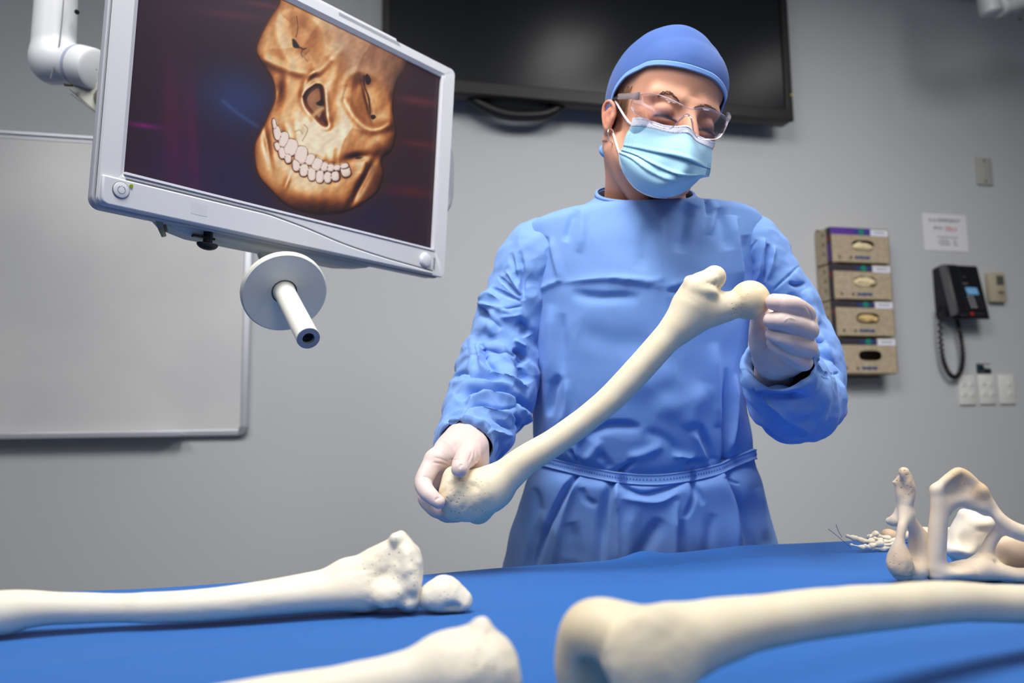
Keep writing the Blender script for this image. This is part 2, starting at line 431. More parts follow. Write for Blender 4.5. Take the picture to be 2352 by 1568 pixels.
plate('socket_plate', 'white wall plate right under the small dark sticker, middle of three', 2.533, 1.2195, 'double', m_plate)
plate('socket_plate', 'white wall plate with one column of outlets, rightmost of three', 2.626, 1.2195, 'single', m_plate)
st = thing('wall_sticker', 'small dark teal sticker above the middle wall plate', 'sticker', (2.53, D, 1.285))
m_st = mat('dark_teal_print', srgb(8, 26, 34), .5)
MB().prism([(0, 0), (.068, 0), (.068, .019), (.036, .022), (.034, .034), (0, .036)], (np.array([2.497, D, 1.2815]), XH, ZH, NH), 0, .0012).build('printed_film', m_st, st)
MB().prism([(0, 0), (.066, .0), (.066, .004), (0, .004)], (np.array([2.497, D, 1.3175]), XH, ZH, NH), 0, .0012).build('grey_line', mat('grey_print', srgb(110, 108, 120), .5), st)
MB().cyl((2.506, D - .001, 1.306), (2.506, D - .0018, 1.306), .005, n=14).build('round_mark', mat('teal_mark', srgb(40, 90, 95), .5), st)
for k in range(7): MB().box((2.503 + k * .0052, D - .0014, 1.291), (.0034, .001, .005)).build('faint_letter', mat('grey_letter', srgb(90, 100, 110), .5), st)

# ---- paper sign
sg = thing('paper_sign', 'small white paper sign with black and red writing above the phone', 'sign', (2.40, D, 1.765))
MB().box((2.4015, D - .0012, 1.841), (.205, .0016, .150)).build('paper', mat('paper', srgb(222, 222, 228), .7, .2), sg)
fr = (np.array([2.4015, D - .002, 1.841]), XH, ZH, NH)
m_ink, m_red, m_faint = mat('black_ink', srgb(38, 40, 46), .7), mat('red_ink', srgb(200, 30, 38), .7), mat('grey_ink', srgb(128, 130, 136), .7)
text('headline_text', 'In an EMERGENCY', .0185, fr, 0, .043, .0002, m_ink, sg)
text('line_text', 'phone', .017, fr, -.033, .013, .0002, m_ink, sg)
text('red_text', 'DIAL 6', .019, fr, .027, .011, .0002, m_red, sg)
MB().box((2.4285, D - .0024, 1.8492), (.052, .0005, .0013)).build('red_underline', m_red, sg)
rr = random.Random(3)
for z, x0, x1 in ((1.822, -.04, .05), (1.810, -.028, .01), (1.810, .032, .043), (1.801, -.04, .012), (1.801, .033, .045), (1.792, -.03, .012), (1.792, .033, .045)):
    m = MB(); x = x0
    while x < x1:
        w = rr.uniform(.004, .010); m.box((2.4015 + x + w / 2, D - .0024, z), (w, .0005, .0038)); x += w + .0022
    o = m.build('illegible_line', m_faint, sg); o['kind'] = 'stuff'

# ---- wall telephone
ph = thing('wall_telephone', 'black corded desk telephone hung on the wall, handset on its left', 'telephone', (2.40, D, 1.48))
m_ph = mat('phone_black', srgb(20, 21, 26), .38, .4)
m_pside = mat('phone_grey_edge', srgb(92, 90, 94), .45)
sl = lambda z: 2.548 - (1.70 - z) / .22 * .042         # the face leans out towards the bottom
prof = [(D, 1.692), (sl(1.70), 1.70), (sl(1.482), 1.482), (D, 1.50)]
m = MB(); A = [m.bm.verts.new((2.325, y, z)) for y, z in prof]; B = [m.bm.verts.new((2.492, y, z)) for y, z in prof]
for k in range(4): m.bm.faces.new((A[k], A[(k + 1) % 4], B[(k + 1) % 4], B[k]))
m.bm.faces.new(A); m.bm.faces.new(B[::-1]); m.build('base', m_ph, ph, True, .006)
slope = np.array([0, -.042, -.22]); slope /= np.linalg.norm(slope); fn = np.cross(slope, XH); fn = fn if fn[1] < 0 else -fn
fo = np.array([2.325, sl(1.70), 1.70]); fr = (fo, XH, -slope, fn)
MB().prism([(-.012, -.012), (.044, -.012), (.047, -.06), (.045, -.17), (.046, -.214), (-.010, -.214), (-.014, -.11)], fr, .002, .034).build('handset', m_ph, ph, True, .009)
MB().prism([(-.0155, -.012), (-.0125, -.012), (-.010, -.214), (-.0135, -.214)], fr, .0, .030).build('handset_edge', m_pside, ph, True, .001)
MB().prism([(.082, -.094), (.134, -.094), (.138, -.122), (.087, -.122)], fr, .0005, .003).build('display', mat('phone_display', srgb(105, 150, 190), .3, emit=srgb(90, 140, 185), estr=.35), ph)
MB().prism([(.074, -.074), (.098, -.074), (.099, -.081), (.075, -.081)], fr, .0005, .002).build('caption_strip', m_pside, ph)
MB().prism([(.080, -.046), (.100, -.046), (.101, -.051), (.081, -.051)], fr, .0005, .0015).build('caption_strip', mat('phone_dim_print', srgb(60, 60, 70), .5), ph)
m_key = mat('phone_key', srgb(150, 150, 158), .5)
for r in range(4):
    for c in range(4):
        cxx, cyy = .088 + c * .0165 + r * .0018, -.132 - r * .0135
        MB().prism([(cxx - .005, cyy + .004), (cxx + .005, cyy + .004), (cxx + .005, cyy - .004), (cxx - .005, cyy - .004)], fr, .0005, .003).build('key', m_key if c < 2 else mat('phone_key_dark', srgb(44, 45, 54), .5), ph)
MB().prism([(.078, -.196), (.091, -.196), (.092, -.206), (.079, -.206)], fr, .0005, .003).build('red_key', mat('red_key', srgb(190, 40, 44), .5), ph)
for k in range(4): MB().prism([(.098 + k * .012, -.197), (.106 + k * .012, -.197), (.107 + k * .012, -.204), (.099 + k * .012, -.204)], fr, .0005, .002).build('soft_key', mat('phone_key_dark2', srgb(50, 50, 58), .5), ph)
pc = [PY(2158, 700, 2.555), PY(2160, 770, 2.558), PY(2166, 825, 2.565), PY(2178, 855, 2.568), PY(2193, 866, 2.568), PY(2207, 852, 2.568), PY(2212, 820, 2.565), PY(2207, 775, 2.562), PY(2198, 735, 2.56)]
cl = spline(pc, 420); tt = np.gradient(cl, axis=0); tt /= np.linalg.norm(tt, axis=1, keepdims=True)
sx_ = np.array([0, -1., 0]); sy_ = np.cross(tt, sx_); ang = np.arange(len(cl)) * .6
coil = cl + (.0052) * (np.cos(ang)[:, None] * sx_ + np.sin(ang)[:, None] * sy_)
MB().tube(coil, .0048, 6).build('coiled_cord', m_ph, ph, True)

# ---- thermostat
th = thing('thermostat', 'small beige room thermostat on the wall right of the phone', 'thermostat', (2.607, D, 1.564))
m_beige = mat('beige_plastic', srgb(178, 168, 144), .5)
MB().box((2.607, D - .0135, 1.623), (.074, .027, .118), bev=.005).build('casing', m_beige, th, True)
MB().box((2.617, D - .0275, 1.650), (.033, .002, .036)).build('display', mat('lcd_grey', srgb(84, 84, 82), .3), th)
MB().box((2.617, D - .028, 1.602), (.028, .004, .010), bev=.0015).build('button', mat('brown_button', srgb(112, 104, 88), .5), th, True)
MB().box((2.619, D - .0275, 1.588), (.018, .001, .003)).build('caption_strip', mat('brown_print', srgb(140, 130, 112), .5), th)

# ---- glove boxes in their wall rack
m_card = mottle(mat('beige_card', srgb(176, 160, 134), .7, .2), srgb(168, 153, 128), srgb(182, 167, 142), 60)
m_dark = mat('dark_card', srgb(50, 46, 54), .6); m_purp = mat('purple_card', srgb(88, 50, 150), .6)
m_lab = mat('white_label', srgb(222, 224, 232), .6); m_navy = mat('navy_print', srgb(26, 62, 128), .6); m_teal = mat('teal_print', srgb(10, 130, 108), .6)
m_maroon = mat('maroon_print', srgb(150, 30, 44), .6); m_glv = mat('latex_glove', srgb(226, 208, 166), .6)
rk = thing('glove_box_rack', 'thin grey wall plate rack behind the stack of four glove boxes', 'rack', (1.95, D, 1.262))
m_wire = mat('rack_wire', srgb(92, 88, 88), .4, metal=.4)
gx0, gx1 = 1.812, 2.060; gzs = [1.813, 1.676, 1.541, 1.404]; gh = .131
MB().box((1.936, D - .0012, 1.545), (.236, .0024, .56)).build('back_plate', m_wire, rk)
labs = ['topmost box of latex gloves with a purple top band, on the wall rack', 'second glove box from the top, cream glove filling its slot',
        'third glove box from the top, crumpled yellowish gloves poking out', 'lowest glove box of the stack, its oval slot empty and dark']
for i, z1 in enumerate(gzs):
    z0 = z1 - gh; gb = thing('glove_box', labs[i], 'glove box', (1.936, 2.55, z0), 'glove boxes in the wall rack')
    yf = 2.503; fr = (np.array([gx0, yf, z0]), XH, ZH, NH); Wd = gx1 - gx0
    hb = .098; cxo, czo = .135, .066; a_, b_ = (.048, .019) if i == 3 else (.048, .020)
    # front panel with an oval slot cut through it
    m = MB(); n = 48; ov = [(cxo + a_ * abs(math.cos(t)) ** .6 * (1 if math.cos(t) > 0 else -1), czo + b_ * abs(math.sin(t)) ** .75 * (1 if math.sin(t) > 0 else -1)) for t in (2 * math.pi * k / n for k in range(n))]
    def onrect(x, y):
        dx, dy = x - cxo, y - czo; s = 1e9
        if abs(dx) > 1e-9: s = min(s, ((Wd if dx > 0 else 0) - cxo) / dx)
        if abs(dy) > 1e-9: s = min(s, ((gh if dy > 0 else 0) - czo) / dy)
        return cxo + dx * s, czo + dy * s
    V = []; Fc = []
    for x, y in ov:
        X2, Y2 = onrect(x, y)
        V += [fr[0] + XH * x + ZH * y, fr[0] + XH * X2 + ZH * Y2, fr[0] + XH * x + ZH * y - NH * .002]
    for k in range(n):
        a, b = 3 * k, 3 * ((k + 1) % n)
        Fc += [(a, b, b + 1, a + 1), (a, a + 2, b + 2, b)]
    link_mesh('front_panel', V, Fc, m_card, gb, False)
    m = MB()
    m.box(((gx0 + .001), 2.55, (z0 + z1) / 2), (.002, .094, gh)); m.box(((gx1 - .001), 2.55, (z0 + z1) / 2), (.002, .094, gh))
    m.box((1.936, 2.55, z0 + .001), (Wd, .094, .002)); m.box((1.936, 2.55, z1 - .001), (Wd, .094, .002)); m.box((1.936, 2.596, (z0 + z1) / 2), (Wd, .002, gh))
    m.build('carton', m_card, gb)
    MB().prism([(.0, gh - .026), (Wd * .70 if i == 0 else Wd * .66, gh - .026), (Wd * .70 if i == 0 else Wd * .66, gh - .002), (0, gh - .002)], fr, .0003, .0012).build('top_band', m_purp if i == 0 else m_dark, gb)
    MB().prism([(Wd * .68, gh - .028), (Wd - .004, gh - .028), (Wd - .004, gh - .004), (Wd * .68, gh - .004)], fr, .0005, .0016).build('white_sticker', m_lab, gb)
    for k in range(6): MB().prism([(Wd * .74 + k * .008, gh - .018), (Wd * .74 + k * .008 + .005, gh - .018), (Wd * .74 + k * .008 + .005, gh - .012), (Wd * .74 + k * .008, gh - .012)], fr, .0017, .0020).build('faint_letter', m_faint, gb)
    MB().prism([(.096, gh - .020), (.166, gh - .020), (.166, gh - .010), (.096, gh - .010)], fr, .0013, .0018).build('navy_strip', m_navy, gb)
    MB().cyl(fr[0] + XH * .128 + ZH * (gh - .015) + NH * .0018, fr[0] + XH * .128 + ZH * (gh - .015) + NH * .0026, .0115, n=20).build('teal_dot', m_teal, gb)
    m = MB()
    for k, w in enumerate((.007, .006, .009, .006, .007, .008, .007)): m.box(fr[0] + XH * (.101 + k * .009) + ZH * .020 + NH * .001, (w, .0012, .008 + .004 * (k % 3 == 0)))
    m.build('navy_lettering', m_navy, gb)
    MB().prism([(.028, .014), (.036, .014), (.036, .025), (.028, .025)], fr, .0003, .001).build('small_print', m_slot, gb)
    MB().prism([(.075, .014), (.084, .014), (.084, .024), (.075, .024)], fr, .0003, .001).build('small_print', m_slot, gb)
    sf = (np.array([gx0, 2.597, z0]), np.array([0, -1., 0]), ZH, np.array([-1., 0, 0]))
    MB().prism([(.070, .0), (.094, .0), (.094, gh), (.070, gh)], sf, .0003, .0012).build('side_band', m_dark, gb)
    MB().prism([(.076, .006), (.090, .006), (.090, gh * .52), (.076, gh * .52)], sf, .0014, .0020).build('side_print', m_purp if i == 0 else m_dark, gb)
    MB().prism([(.078, gh * .62), (.086, gh * .62), (.086, gh * .76), (.078, gh * .76)], sf, .0014, .0022).build('red_print', m_maroon, gb)
    for k in range(3): MB().prism([(.045, .03 + k * .036), (.052, .03 + k * .036), (.052, .042 + k * .036), (.045, .042 + k * .036)], sf, .0003, .001).build('small_print', m_slot, gb)
    if i < 3:
        g = SDF((-.055, -.03, -.03), (.055, .03, .03), .002, None, fr[0] + XH * cxo + ZH * (czo + .001) + NH * -.006)
        r_ = np.random.RandomState(i + 5); c0 = fr[0] + XH * cxo + ZH * (czo - .001) - NH * .004
        if i == 1: g.ell(c0, (.046, .010, .019), .004)
        elif i == 0:
            g.ell(c0 + XH * -.004 + ZH * -.003, (.040, .012, .015), .005); g.ell(c0 + XH * .022 + ZH * -.006, (.024, .012, .011), .005)
        else: g.ell(c0, (.040, .010, .015), .004)
        for _ in range(5 if i < 2 else 14): g.ell(c0 + XH * r_.uniform(-.034, .034) + ZH * r_.uniform(-.009, .009) + NH * .006, (r_.uniform(.006, .014), .007, r_.uniform(.003, .008)), .003)
        V, F = g.mesh(); V = V + vnormals(V, F) * bumps(V, .0008, 380, i)[:, None]
        link_mesh('glove_tuft', V, F, m_glv if i != 2 else mat('yellowed_glove', srgb(216, 186, 128), .6), gb)

# ---- second ceiling arm at the top right
m_arm = mat('pendant_grey', srgb(172, 174, 176), .45)
ca = thing('ceiling_pendant_arm', 'grey jointed ceiling pendant arm in the far upper right corner', 'arm', (2.65, 2.1, CEIL))
yy = 2.1
m = MB(); a_, b_ = PY(2262, -70, yy), PY(2276, 40, yy); m.tube(spline([PY(2255, -150, yy), a_, PY(2270, 5, yy), PY(2276, 34, yy)], 12), [.034] * 11 + [.026], 20).build('drop_arm', m_arm, ca, True)
MB().cyl(PY(2293, 20, yy - .002), PY(2303, 16, yy - .002), .030, n=24, bev=.003).build('joint_collar', mat('pendant_light_grey', srgb(188, 190, 194), .4), ca, True)
MB().tube(spline([PY(2290, 24, yy), PY(2320, 14, yy), PY(2390, -6, yy), PY(2470, -30, yy)], 12), .026, 20).build('cross_arm', m_arm, ca, True)
MB().box(PY(2343, 44, yy - .03), (.012, .004, .004)).build('slot', m_black, ca)
# ================================================================== table, drape and the bones lying on it
HT = 0.915
_back = np.array([(-1.25, 1.0), (-.302, 1.006), (-.2, 1.0), (-.03, 1.0), (.12, .995), (.23, 1.012), (.318, 1.030), (.40, 1.042), (.60, 1.083), (.77, 1.075), (1.137, 1.112), (1.75, 1.15)])
def yback(x): return np.interp(x, _back[:, 0], _back[:, 1])
TX0, TX1, TY0 = -1.15, 1.65, 0.20
def table_z(x, y):
    z = HT + .0016 * np.sin(5.1 * x + 2.0 * y) + .0014 * np.sin(11 * y - 3.0 * x + 1.0) + .0008 * np.sin(23 * x + 9 * y)
    z = z + .009 * np.exp(-((x - .425) / .03) ** 2 - ((y - yback(x)) / .045) ** 2)          # the hem rides up a little here
    z = z + .004 * np.exp(-((x - .60) / .09) ** 2 - ((y - yback(x)) / .05) ** 2)
    z = z + .0022 * np.exp(-np.abs(y - (.93 + .10 * (x - .4))) / .006) * sstep(.30, .40, x) * sstep(.78, .6, x)   # a fold mark across the cloth
    z = z + .0022 * np.exp(-((x - .455) / .006) ** 2 - ((y - .937) / .012) ** 2)
    z = z + .0015 * np.exp(-np.abs(y - (.70 + .22 * x)) / .012) * sstep(-.9, -.3, x) * sstep(.35, .1, x)
    return z
m_steel = mat('stainless_steel', srgb(170, 172, 176), .3, .5, .8)
m_pad = mat('table_pad', srgb(34, 36, 40), .6)
m_frame = mat('trolley_paint', srgb(196, 198, 200), .4)
tb = thing('trolley_table', 'long wheeled trolley table hidden beneath the blue drape', 'table', (.25, .6, 0))
m = MB(); A = []; B = []
for x, y in ((TX0 + .03, TY0 + .03), (TX1 - .03, TY0 + .03), (TX1 - .03, yback(TX1) - .045), (.6, yback(.6) - .045), (.15, yback(.15) - .045), (TX0 + .03, yback(TX0) - .045)):
    A.append((x, y))
fr0 = (np.array([0, 0, 0.]), np.array([1., 0, 0]), np.array([0, 1., 0]), np.array([0, 0, 1.]))
m.prism(A, fr0, HT - .055, HT - .008); m.build('top_pad', m_pad, tb, True, .008)
for x in (TX0 + .12, TX1 - .12):
    for y in (TY0 + .10, .88):
        MB().cyl((x, y, .12), (x, y, HT - .055), .022, n=16).build('leg', m_frame, tb, True)
        MB().cyl((x, y - .014, .06), (x, y + .014, .06), .058, n=24, bev=.006).build('caster', m_pad, tb, True)
        MB().box((x, y, .115), (.05, .06, .03)).build('caster_fork', m_steel, tb)
for y in (TY0 + .10, .88): MB().box(((TX0 + TX1) / 2, y, .25), (TX1 - TX0 - .28, .03, .04)).build('stretcher', m_frame, tb)

# ---- blue drape
m_drape = mat('blue_drape_cloth', srgb(34, 100, 176), .75, .2)
add_bump(m_drape, 900, .25, .0006, 2)
bsdf(m_drape).inputs['Sheen Weight'].default_value = .15
nx = 420; xs = np.linspace(TX0, TX1, nx)
rows = []
def hang(s, x, y0, sgn, seed):                             # the overhang: s = distance down from the edge
    a = .009 * sstep(.02, .35, s)
    w = a * (np.sin(x * 17 + seed) + .5 * np.sin(x * 41 + 2 * seed))
    return np.stack([x, y0 + sgn * (.010 + w + .012 * s), HT - .012 - s + 0 * x], 1)
for s in np.linspace(.42, .0, 26): rows.append(hang(s, xs, np.full(nx, TY0), -1, 1.0))
for t in np.linspace(0, 1, 230):
    yy = TY0 + (yback(xs) - .006 - TY0) * t
    e = np.minimum(t, 1 - t) * .8
    rows.append(np.stack([xs, yy, table_z(xs, yy) - .010 * np.exp(-e / .006)], 1))
for s in np.linspace(0, .42, 26): rows.append(hang(s, xs, yback(xs), 1, 2.0))
V = np.concatenate(rows); F = grid_faces(len(rows), nx)
dr = link_mesh('table_drape', V, F, m_drape); tag(dr, 'smooth royal blue drape spread over the whole trolley table', 'drape')

# ---- bone material: ivory, with a warmer tint (R) and pitted areas (G) told per vertex
def bone_mat(name, light, warm, rough=.5):
    m = mat(name, light, rough, .35, sss=.12, sss_col=(.004, .0025, .0012))
    at = nd(m, 'ShaderNodeAttribute', attribute_name='tint'); sp = nd(m, 'ShaderNodeSeparateColor'); lk(m, at.outputs['Color'], sp.inputs['Color'])
    tc = nd(m, 'ShaderNodeTexCoord')
    n1 = nd(m, 'ShaderNodeTexNoise'); n1.inputs['Scale'].default_value = 38; n1.inputs['Detail'].default_value = 5; lk(m, tc.outputs['Object'], n1.inputs['Vector'])
    a1 = nd(m, 'ShaderNodeMath', operation='MULTIPLY_ADD'); a1.inputs[1].default_value = .5; lk(m, n1.outputs['Fac'], a1.inputs[0]); lk(m, sp.outputs['Red'], a1.inputs[2])
    a2 = nd(m, 'ShaderNodeMath', operation='SUBTRACT', use_clamp=True); a2.inputs[1].default_value = .22; lk(m, a1.outputs[0], a2.inputs[0])
    mx = nd(m, 'ShaderNodeMix', data_type='RGBA'); mx.inputs[6].default_value = light; mx.inputs[7].default_value = warm
    lk(m, a2.outputs[0], mx.inputs[0])
    vo = nd(m, 'ShaderNodeTexVoronoi'); vo.inputs['Scale'].default_value = 210; vo.inputs['Randomness'].default_value = 1.0; lk(m, tc.outputs['Object'], vo.inputs['Vector'])
    n2 = nd(m, 'ShaderNodeTexNoise'); n2.inputs['Scale'].default_value = 90; lk(m, tc.outputs['Object'], n2.inputs['Vector'])
    th = nd(m, 'ShaderNodeMath', operation='MULTIPLY'); th.inputs[1].default_value = .46; lk(m, n2.outputs['Fac'], th.inputs[0])
    pit = nd(m, 'ShaderNodeMapRange', interpolation_type='SMOOTHSTEP'); lk(m, vo.outputs['Distance'], pit.inputs['Value']); lk(m, th.outputs[0], pit.inputs['From Max'])
    pit.inputs['From Min'].default_value = .05; pit.inputs['To Min'].default_value = 1; pit.inputs['To Max'].default_value = 0
    pg = nd(m, 'ShaderNodeMath', operation='MULTIPLY'); lk(m, pit.outputs['Result'], pg.inputs[0]); lk(m, sp.outputs['Green'], pg.inputs[1])
    mx2 = nd(m, 'ShaderNodeMix', data_type='RGBA'); mx2.inputs[7].default_value = srgb(120, 88, 52)
    pc_ = nd(m, 'ShaderNodeMath', operation='MULTIPLY'); pc_.inputs[1].default_value = .75; lk(m, pg.outputs[0], pc_.inputs[0])
    lk(m, pc_.outputs[0], mx2.inputs[0]); lk(m, mx.outputs[2], mx2.inputs[6]); lk(m, mx2.outputs[2], bsdf(m).inputs['Base Color'])
    n3 = nd(m, 'ShaderNodeTexNoise'); n3.inputs['Scale'].default_value = 320; n3.inputs['Detail'].default_value = 4; lk(m, tc.outputs['Object'], n3.inputs['Vector'])
    h1 = nd(m, 'ShaderNodeMath', operation='MULTIPLY_ADD'); h1.inputs[1].default_value = -2.0; lk(m, pg.outputs[0], h1.inputs[0])
    h2 = nd(m, 'ShaderNodeMath', operation='MULTIPLY'); lk(m, n3.outputs['Fac'], h2.inputs[0])
    h3 = nd(m, 'ShaderNodeMath', operation='MULTIPLY_ADD'); h3.inputs[1].default_value = .9; h3.inputs[2].default_value = .18; lk(m, sp.outputs['Green'], h3.inputs[0]); lk(m, h3.outputs[0], h2.inputs[1])
    lk(m, h2.outputs[0], h1.inputs[2])
    b = nd(m, 'ShaderNodeBump'); b.inputs['Strength'].default_value = .5; b.inputs['Distance'].default_value = .0009
    lk(m, h1.outputs[0], b.inputs['Height']); lk(m, b.outputs['Normal'], bsdf(m).inputs['Normal'])
    return m
m_bone = bone_mat('ivory_bone', srgb(238, 228, 204), srgb(226, 200, 150))
m_bone2 = bone_mat('pale_bone', srgb(240, 232, 214), srgb(230, 206, 166))
m_bone3 = bone_mat('tan_bone', srgb(236, 218, 194), srgb(214, 176, 128))
def pxm(r, z): return r * z / FPX
def bone(name, label, sdf, material, warm=(), pits=(), rough_amp=.0006, parent=None, group=None, seed=0, cat='bone', base_warm=0.05):
    V, F = sdf.mesh(); N = vnormals(V, F)
    w = np.full(len(V), base_warm); g = np.zeros(len(V))
    for c, r, a in warm: w = np.maximum(w, a * np.exp(-(((V - c) ** 2).sum(1) / r ** 2) ** 2))
    for c, r, a in pits: g = np.maximum(g, a * np.exp(-(((V - c) ** 2).sum(1) / r ** 2) ** 2))
    V = V + N * (bumps(V, .0004, 60, seed) + g * bumps(V, rough_amp, 330, seed + 1, 2))[:, None]
    o = link_mesh(name, V, F, material, parent)
    set_col(o, 'tint', np.stack([w, g, 0 * w], 1))
    if label: tag(o, label, cat, group)
    return o
def settle(o):                                             # let the lowest point rest on the cloth
    v = np.zeros(len(o.data.vertices) * 3, np.float32); o.data.vertices.foreach_get('co', v); v = v.reshape(-1, 3)
    d = float((v[:, 2] - table_z(v[:, 0], v[:, 1])).min()); o.location.z -= d
    return d

# ---- tibia at the back left
q = lambda x, y, z: PD(x, y, z)
ztib = lambda x: .672 + (.742 - .672) * x / 930
sec = [(-150, 1412, 46), (-90, 1414, 49), (-30, 1415, 50), (15, 1411, 49), (70, 1404, 41), (150, 1402, 34), (300, 1402, 32.5), (450, 1397, 36), (600, 1379, 38), (700, 1366, 44), (800, 1354, 50), (840, 1354, 50)]
a, b = q(-150, 1412, ztib(-150)), q(960, 1330, ztib(960))
s = SDF((-.02, -.055, -.07), (np.linalg.norm(b - a) + .03, .055, .08), .0016, frame_axes(b - a), a)
P_ = [q(x, y, ztib(x)) for x, y, r in sec]; R_ = [pxm(r, ztib(x)) for x, y, r in sec]
s.chain(P_, R_, .006)
s.chain([q(330, 1402, ztib(330) - .006), q(520, 1392, ztib(520) - .010), q(700, 1376, ztib(700) - .012), q(830, 1366, ztib(830) - .014)], [.007, .009, .010, .012], .012)
s.cone(q(840, 1354, ztib(840)), q(908, 1350, .736), pxm(50, .735), pxm(50, .735), .010)
s.cone(q(800, 1325, .735), q(880, 1290, .738), .014, .0115, .016); s.cone(q(872, 1292, .738), q(910, 1248, .737), .0115, .0058, .012)
s.ell(q(921, 1240, .737), (.0045, .007, .0062), .004); s.ell(q(905, 1243, .732), (.004, .006, .005), .004); s.cone(q(921, 1245, .737), q(936, 1275, .737), .0055, .0065, .005)
s.ell(q(947, 1277, .738), (.0055, .010, .0055), .004); s.ell(q(955, 1300, .736), (.0050, .011, .009), .005); s.ell(q(934, 1322, .736), (.0125, .026, .030), .010)
s.ell(q(948, 1345, .722), (.0065, .013, .012), .006); s.ell(q(938, 1383, .728), (.009, .020, .0085), .008); s.ell(q(890, 1375, .712), (.012, .010, .010), .010)
s.chain([q(912, 1275, .706), q(900, 1310, .704), q(910, 1340, .702), q(925, 1365, .704)], [.0022, .003, .0028, .002], .004, '-')
s.cone(q(690, 1363, ztib(690) - .0335), q(740, 1352, ztib(740) - .036), .0016, .001, .003, '-')
o = bone('tibia', 'long shin bone at the left with its ridged knee end beside the kneecap', s, m_bone2, [(q(850, 1380, .72), .06, .12)], [(q(935, 1340, .715), .042, .9)], seed=3); settle(o)

# ---- patella
c = q(1022, 1384, .728)
s = SDF((-.035, -.03, -.03), (.035, .03, .03), .0011, None, c)
s.ell(c, (.0215, .017, .0125), .004); s.ell(q(1020, 1366, .727), (.013, .012, .0125), .010); s.cone(q(985, 1385, .728), q(1065, 1392, .728), .010, .008, .008); s.ell(q(1058, 1400, .722), (.008, .008, .006), .005)
s.ell(q(1042, 1412, .708), (.008, .010, .004), .004, '-')
o = bone('kneecap', 'small rounded kneecap bone lying right of the long shin bone', s, m_bone2, [], [(c, .05, .35)], seed=7); settle(o)

# ---- tibia in the foreground, cut by the lower edge of the frame
zf = lambda x: .455 + (.475 - .455) * (x - 690) / 450
a, b = q(300, 1690, .398), q(1180, 1510, .475)
s = SDF((-.02, -.05, -.06), (np.linalg.norm(b - a) + .03, .05, .06), .0017, frame_axes(b - a), a)
P_ = [q(300, 1686, .398), q(600, 1624, .440), q(800, 1596, .452), q(950, 1570, .460), q(1030, 1553, .466)]
s.chain(P_, [.0135, .0140, .0155, .018, .0225], .006)
s.cone(q(1030, 1553, .466), q(1105, 1560, .472), .0205, .0190, .010)
s.cone(q(1040, 1535, .47), q(1080, 1492, .472), .013, .0085, .014); s.cone(q(1078, 1494, .472), q(1100, 1452, .472), .0085, .0045, .008); s.ell(q(1108, 1449, .472), (.0042, .006, .0058), .004)
s.cone(q(1108, 1452, .472), q(1128, 1490, .471), .0048, .007, .006); s.ell(q(1144, 1512, .47), (.0065, .011, .0085), .006); s.ell(q(1158, 1548, .468), (.0075, .013, .012), .007); s.ell(q(1120, 1550, .466), (.014, .020, .020), .010); s.ell(q(1085, 1562, .455), (.018, .014, .018), .010)
s.ell(q(1135, 1588, .47), (.010, .016, .011), .010)
o = bone('tibia', 'blurred shin bone end in the foreground, rising from the lower frame edge', s, m_bone2, [], [(q(1130, 1510, .46), .03, .8)], seed=11)
dz_front = settle(o)

# ---- femur in the foreground
sec = [(1560, 1482, 80, .452), (1640, 1458, 76, .458), (1733, 1438, 64, .466), (1861, 1419, 57.5, .482), (2016, 1402, 51.5, .508), (2171, 1389, 46, .54), (2300, 1391, 45, .57), (2450, 1396, 44, .60), (2620, 1400, 45, .635)]
a, b = q(1300, 1490, .44), q(2700, 1460, .66)
s = SDF((-.03, -.06, -.09), (np.linalg.norm(b - a) + .06, .06, .09), .0018, frame_axes(b - a), a)
s.chain([q(x, y, z) for x, y, r, z in sec], [pxm(r, z) for x, y, r, z in sec], .008)
s.cone(q(1560, 1482, .452), q(1490, 1496, .448), pxm(80, .452), pxm(70, .448), .008)
s.ell(q(1488, 1505, .430), (.029, .014, .0245), .012, A=frame_axes(q(1600, 1500, .444) - q(1440, 1515, .424)))
s.ell(q(1496, 1560, .426), (.024, .012, .021), .012)
s.ell(q(1372, 1482, .462), (.019, .016, .020), .010); s.ell(q(1346, 1510, .462), (.018, .015, .026), .012); s.ell(q(1335, 1560, .466), (.013, .014, .022), .010)
s.cone(q(1410, 1452, .446), q(1520, 1452, .454), .0115, .0110, .010); s.ell(q(1376, 1458, .450), (.020, .016, .0165), .014)
s.ell(q(1420, 1440, .455), (.014, .02, .0085), .008)
s.chain([q(1362, 1536, .418), q(1366, 1580, .42), q(1375, 1650, .43)], [.0038, .0072, .011], .006, '-')
s.cone(q(1362, 1540, .44), q(1380, 1640, .44), .006, .013, .006, '-')
s.chain([q(1384, 1515, .424), q(1398, 1455, .426), q(1446, 1412, .432)], [.0016, .0014, .001], .007, '-')
s.cone(q(2620, 1400, .635), q(2720, 1380, .66), pxm(48, .64), .020, .01); s.ell(q(2760, 1350, .67), (.024, .024, .024), .01)
o = bone('femur', 'big thigh bone lying blurred in the right foreground, knee end facing left', s, m_bone, [(q(1340, 1490, .45), .03, .5), (q(1420, 1440, .43), .02, .3)], [(q(1480, 1480, .42), .03, .35)], seed=13, base_warm=.1)
dz_fem = settle(o)

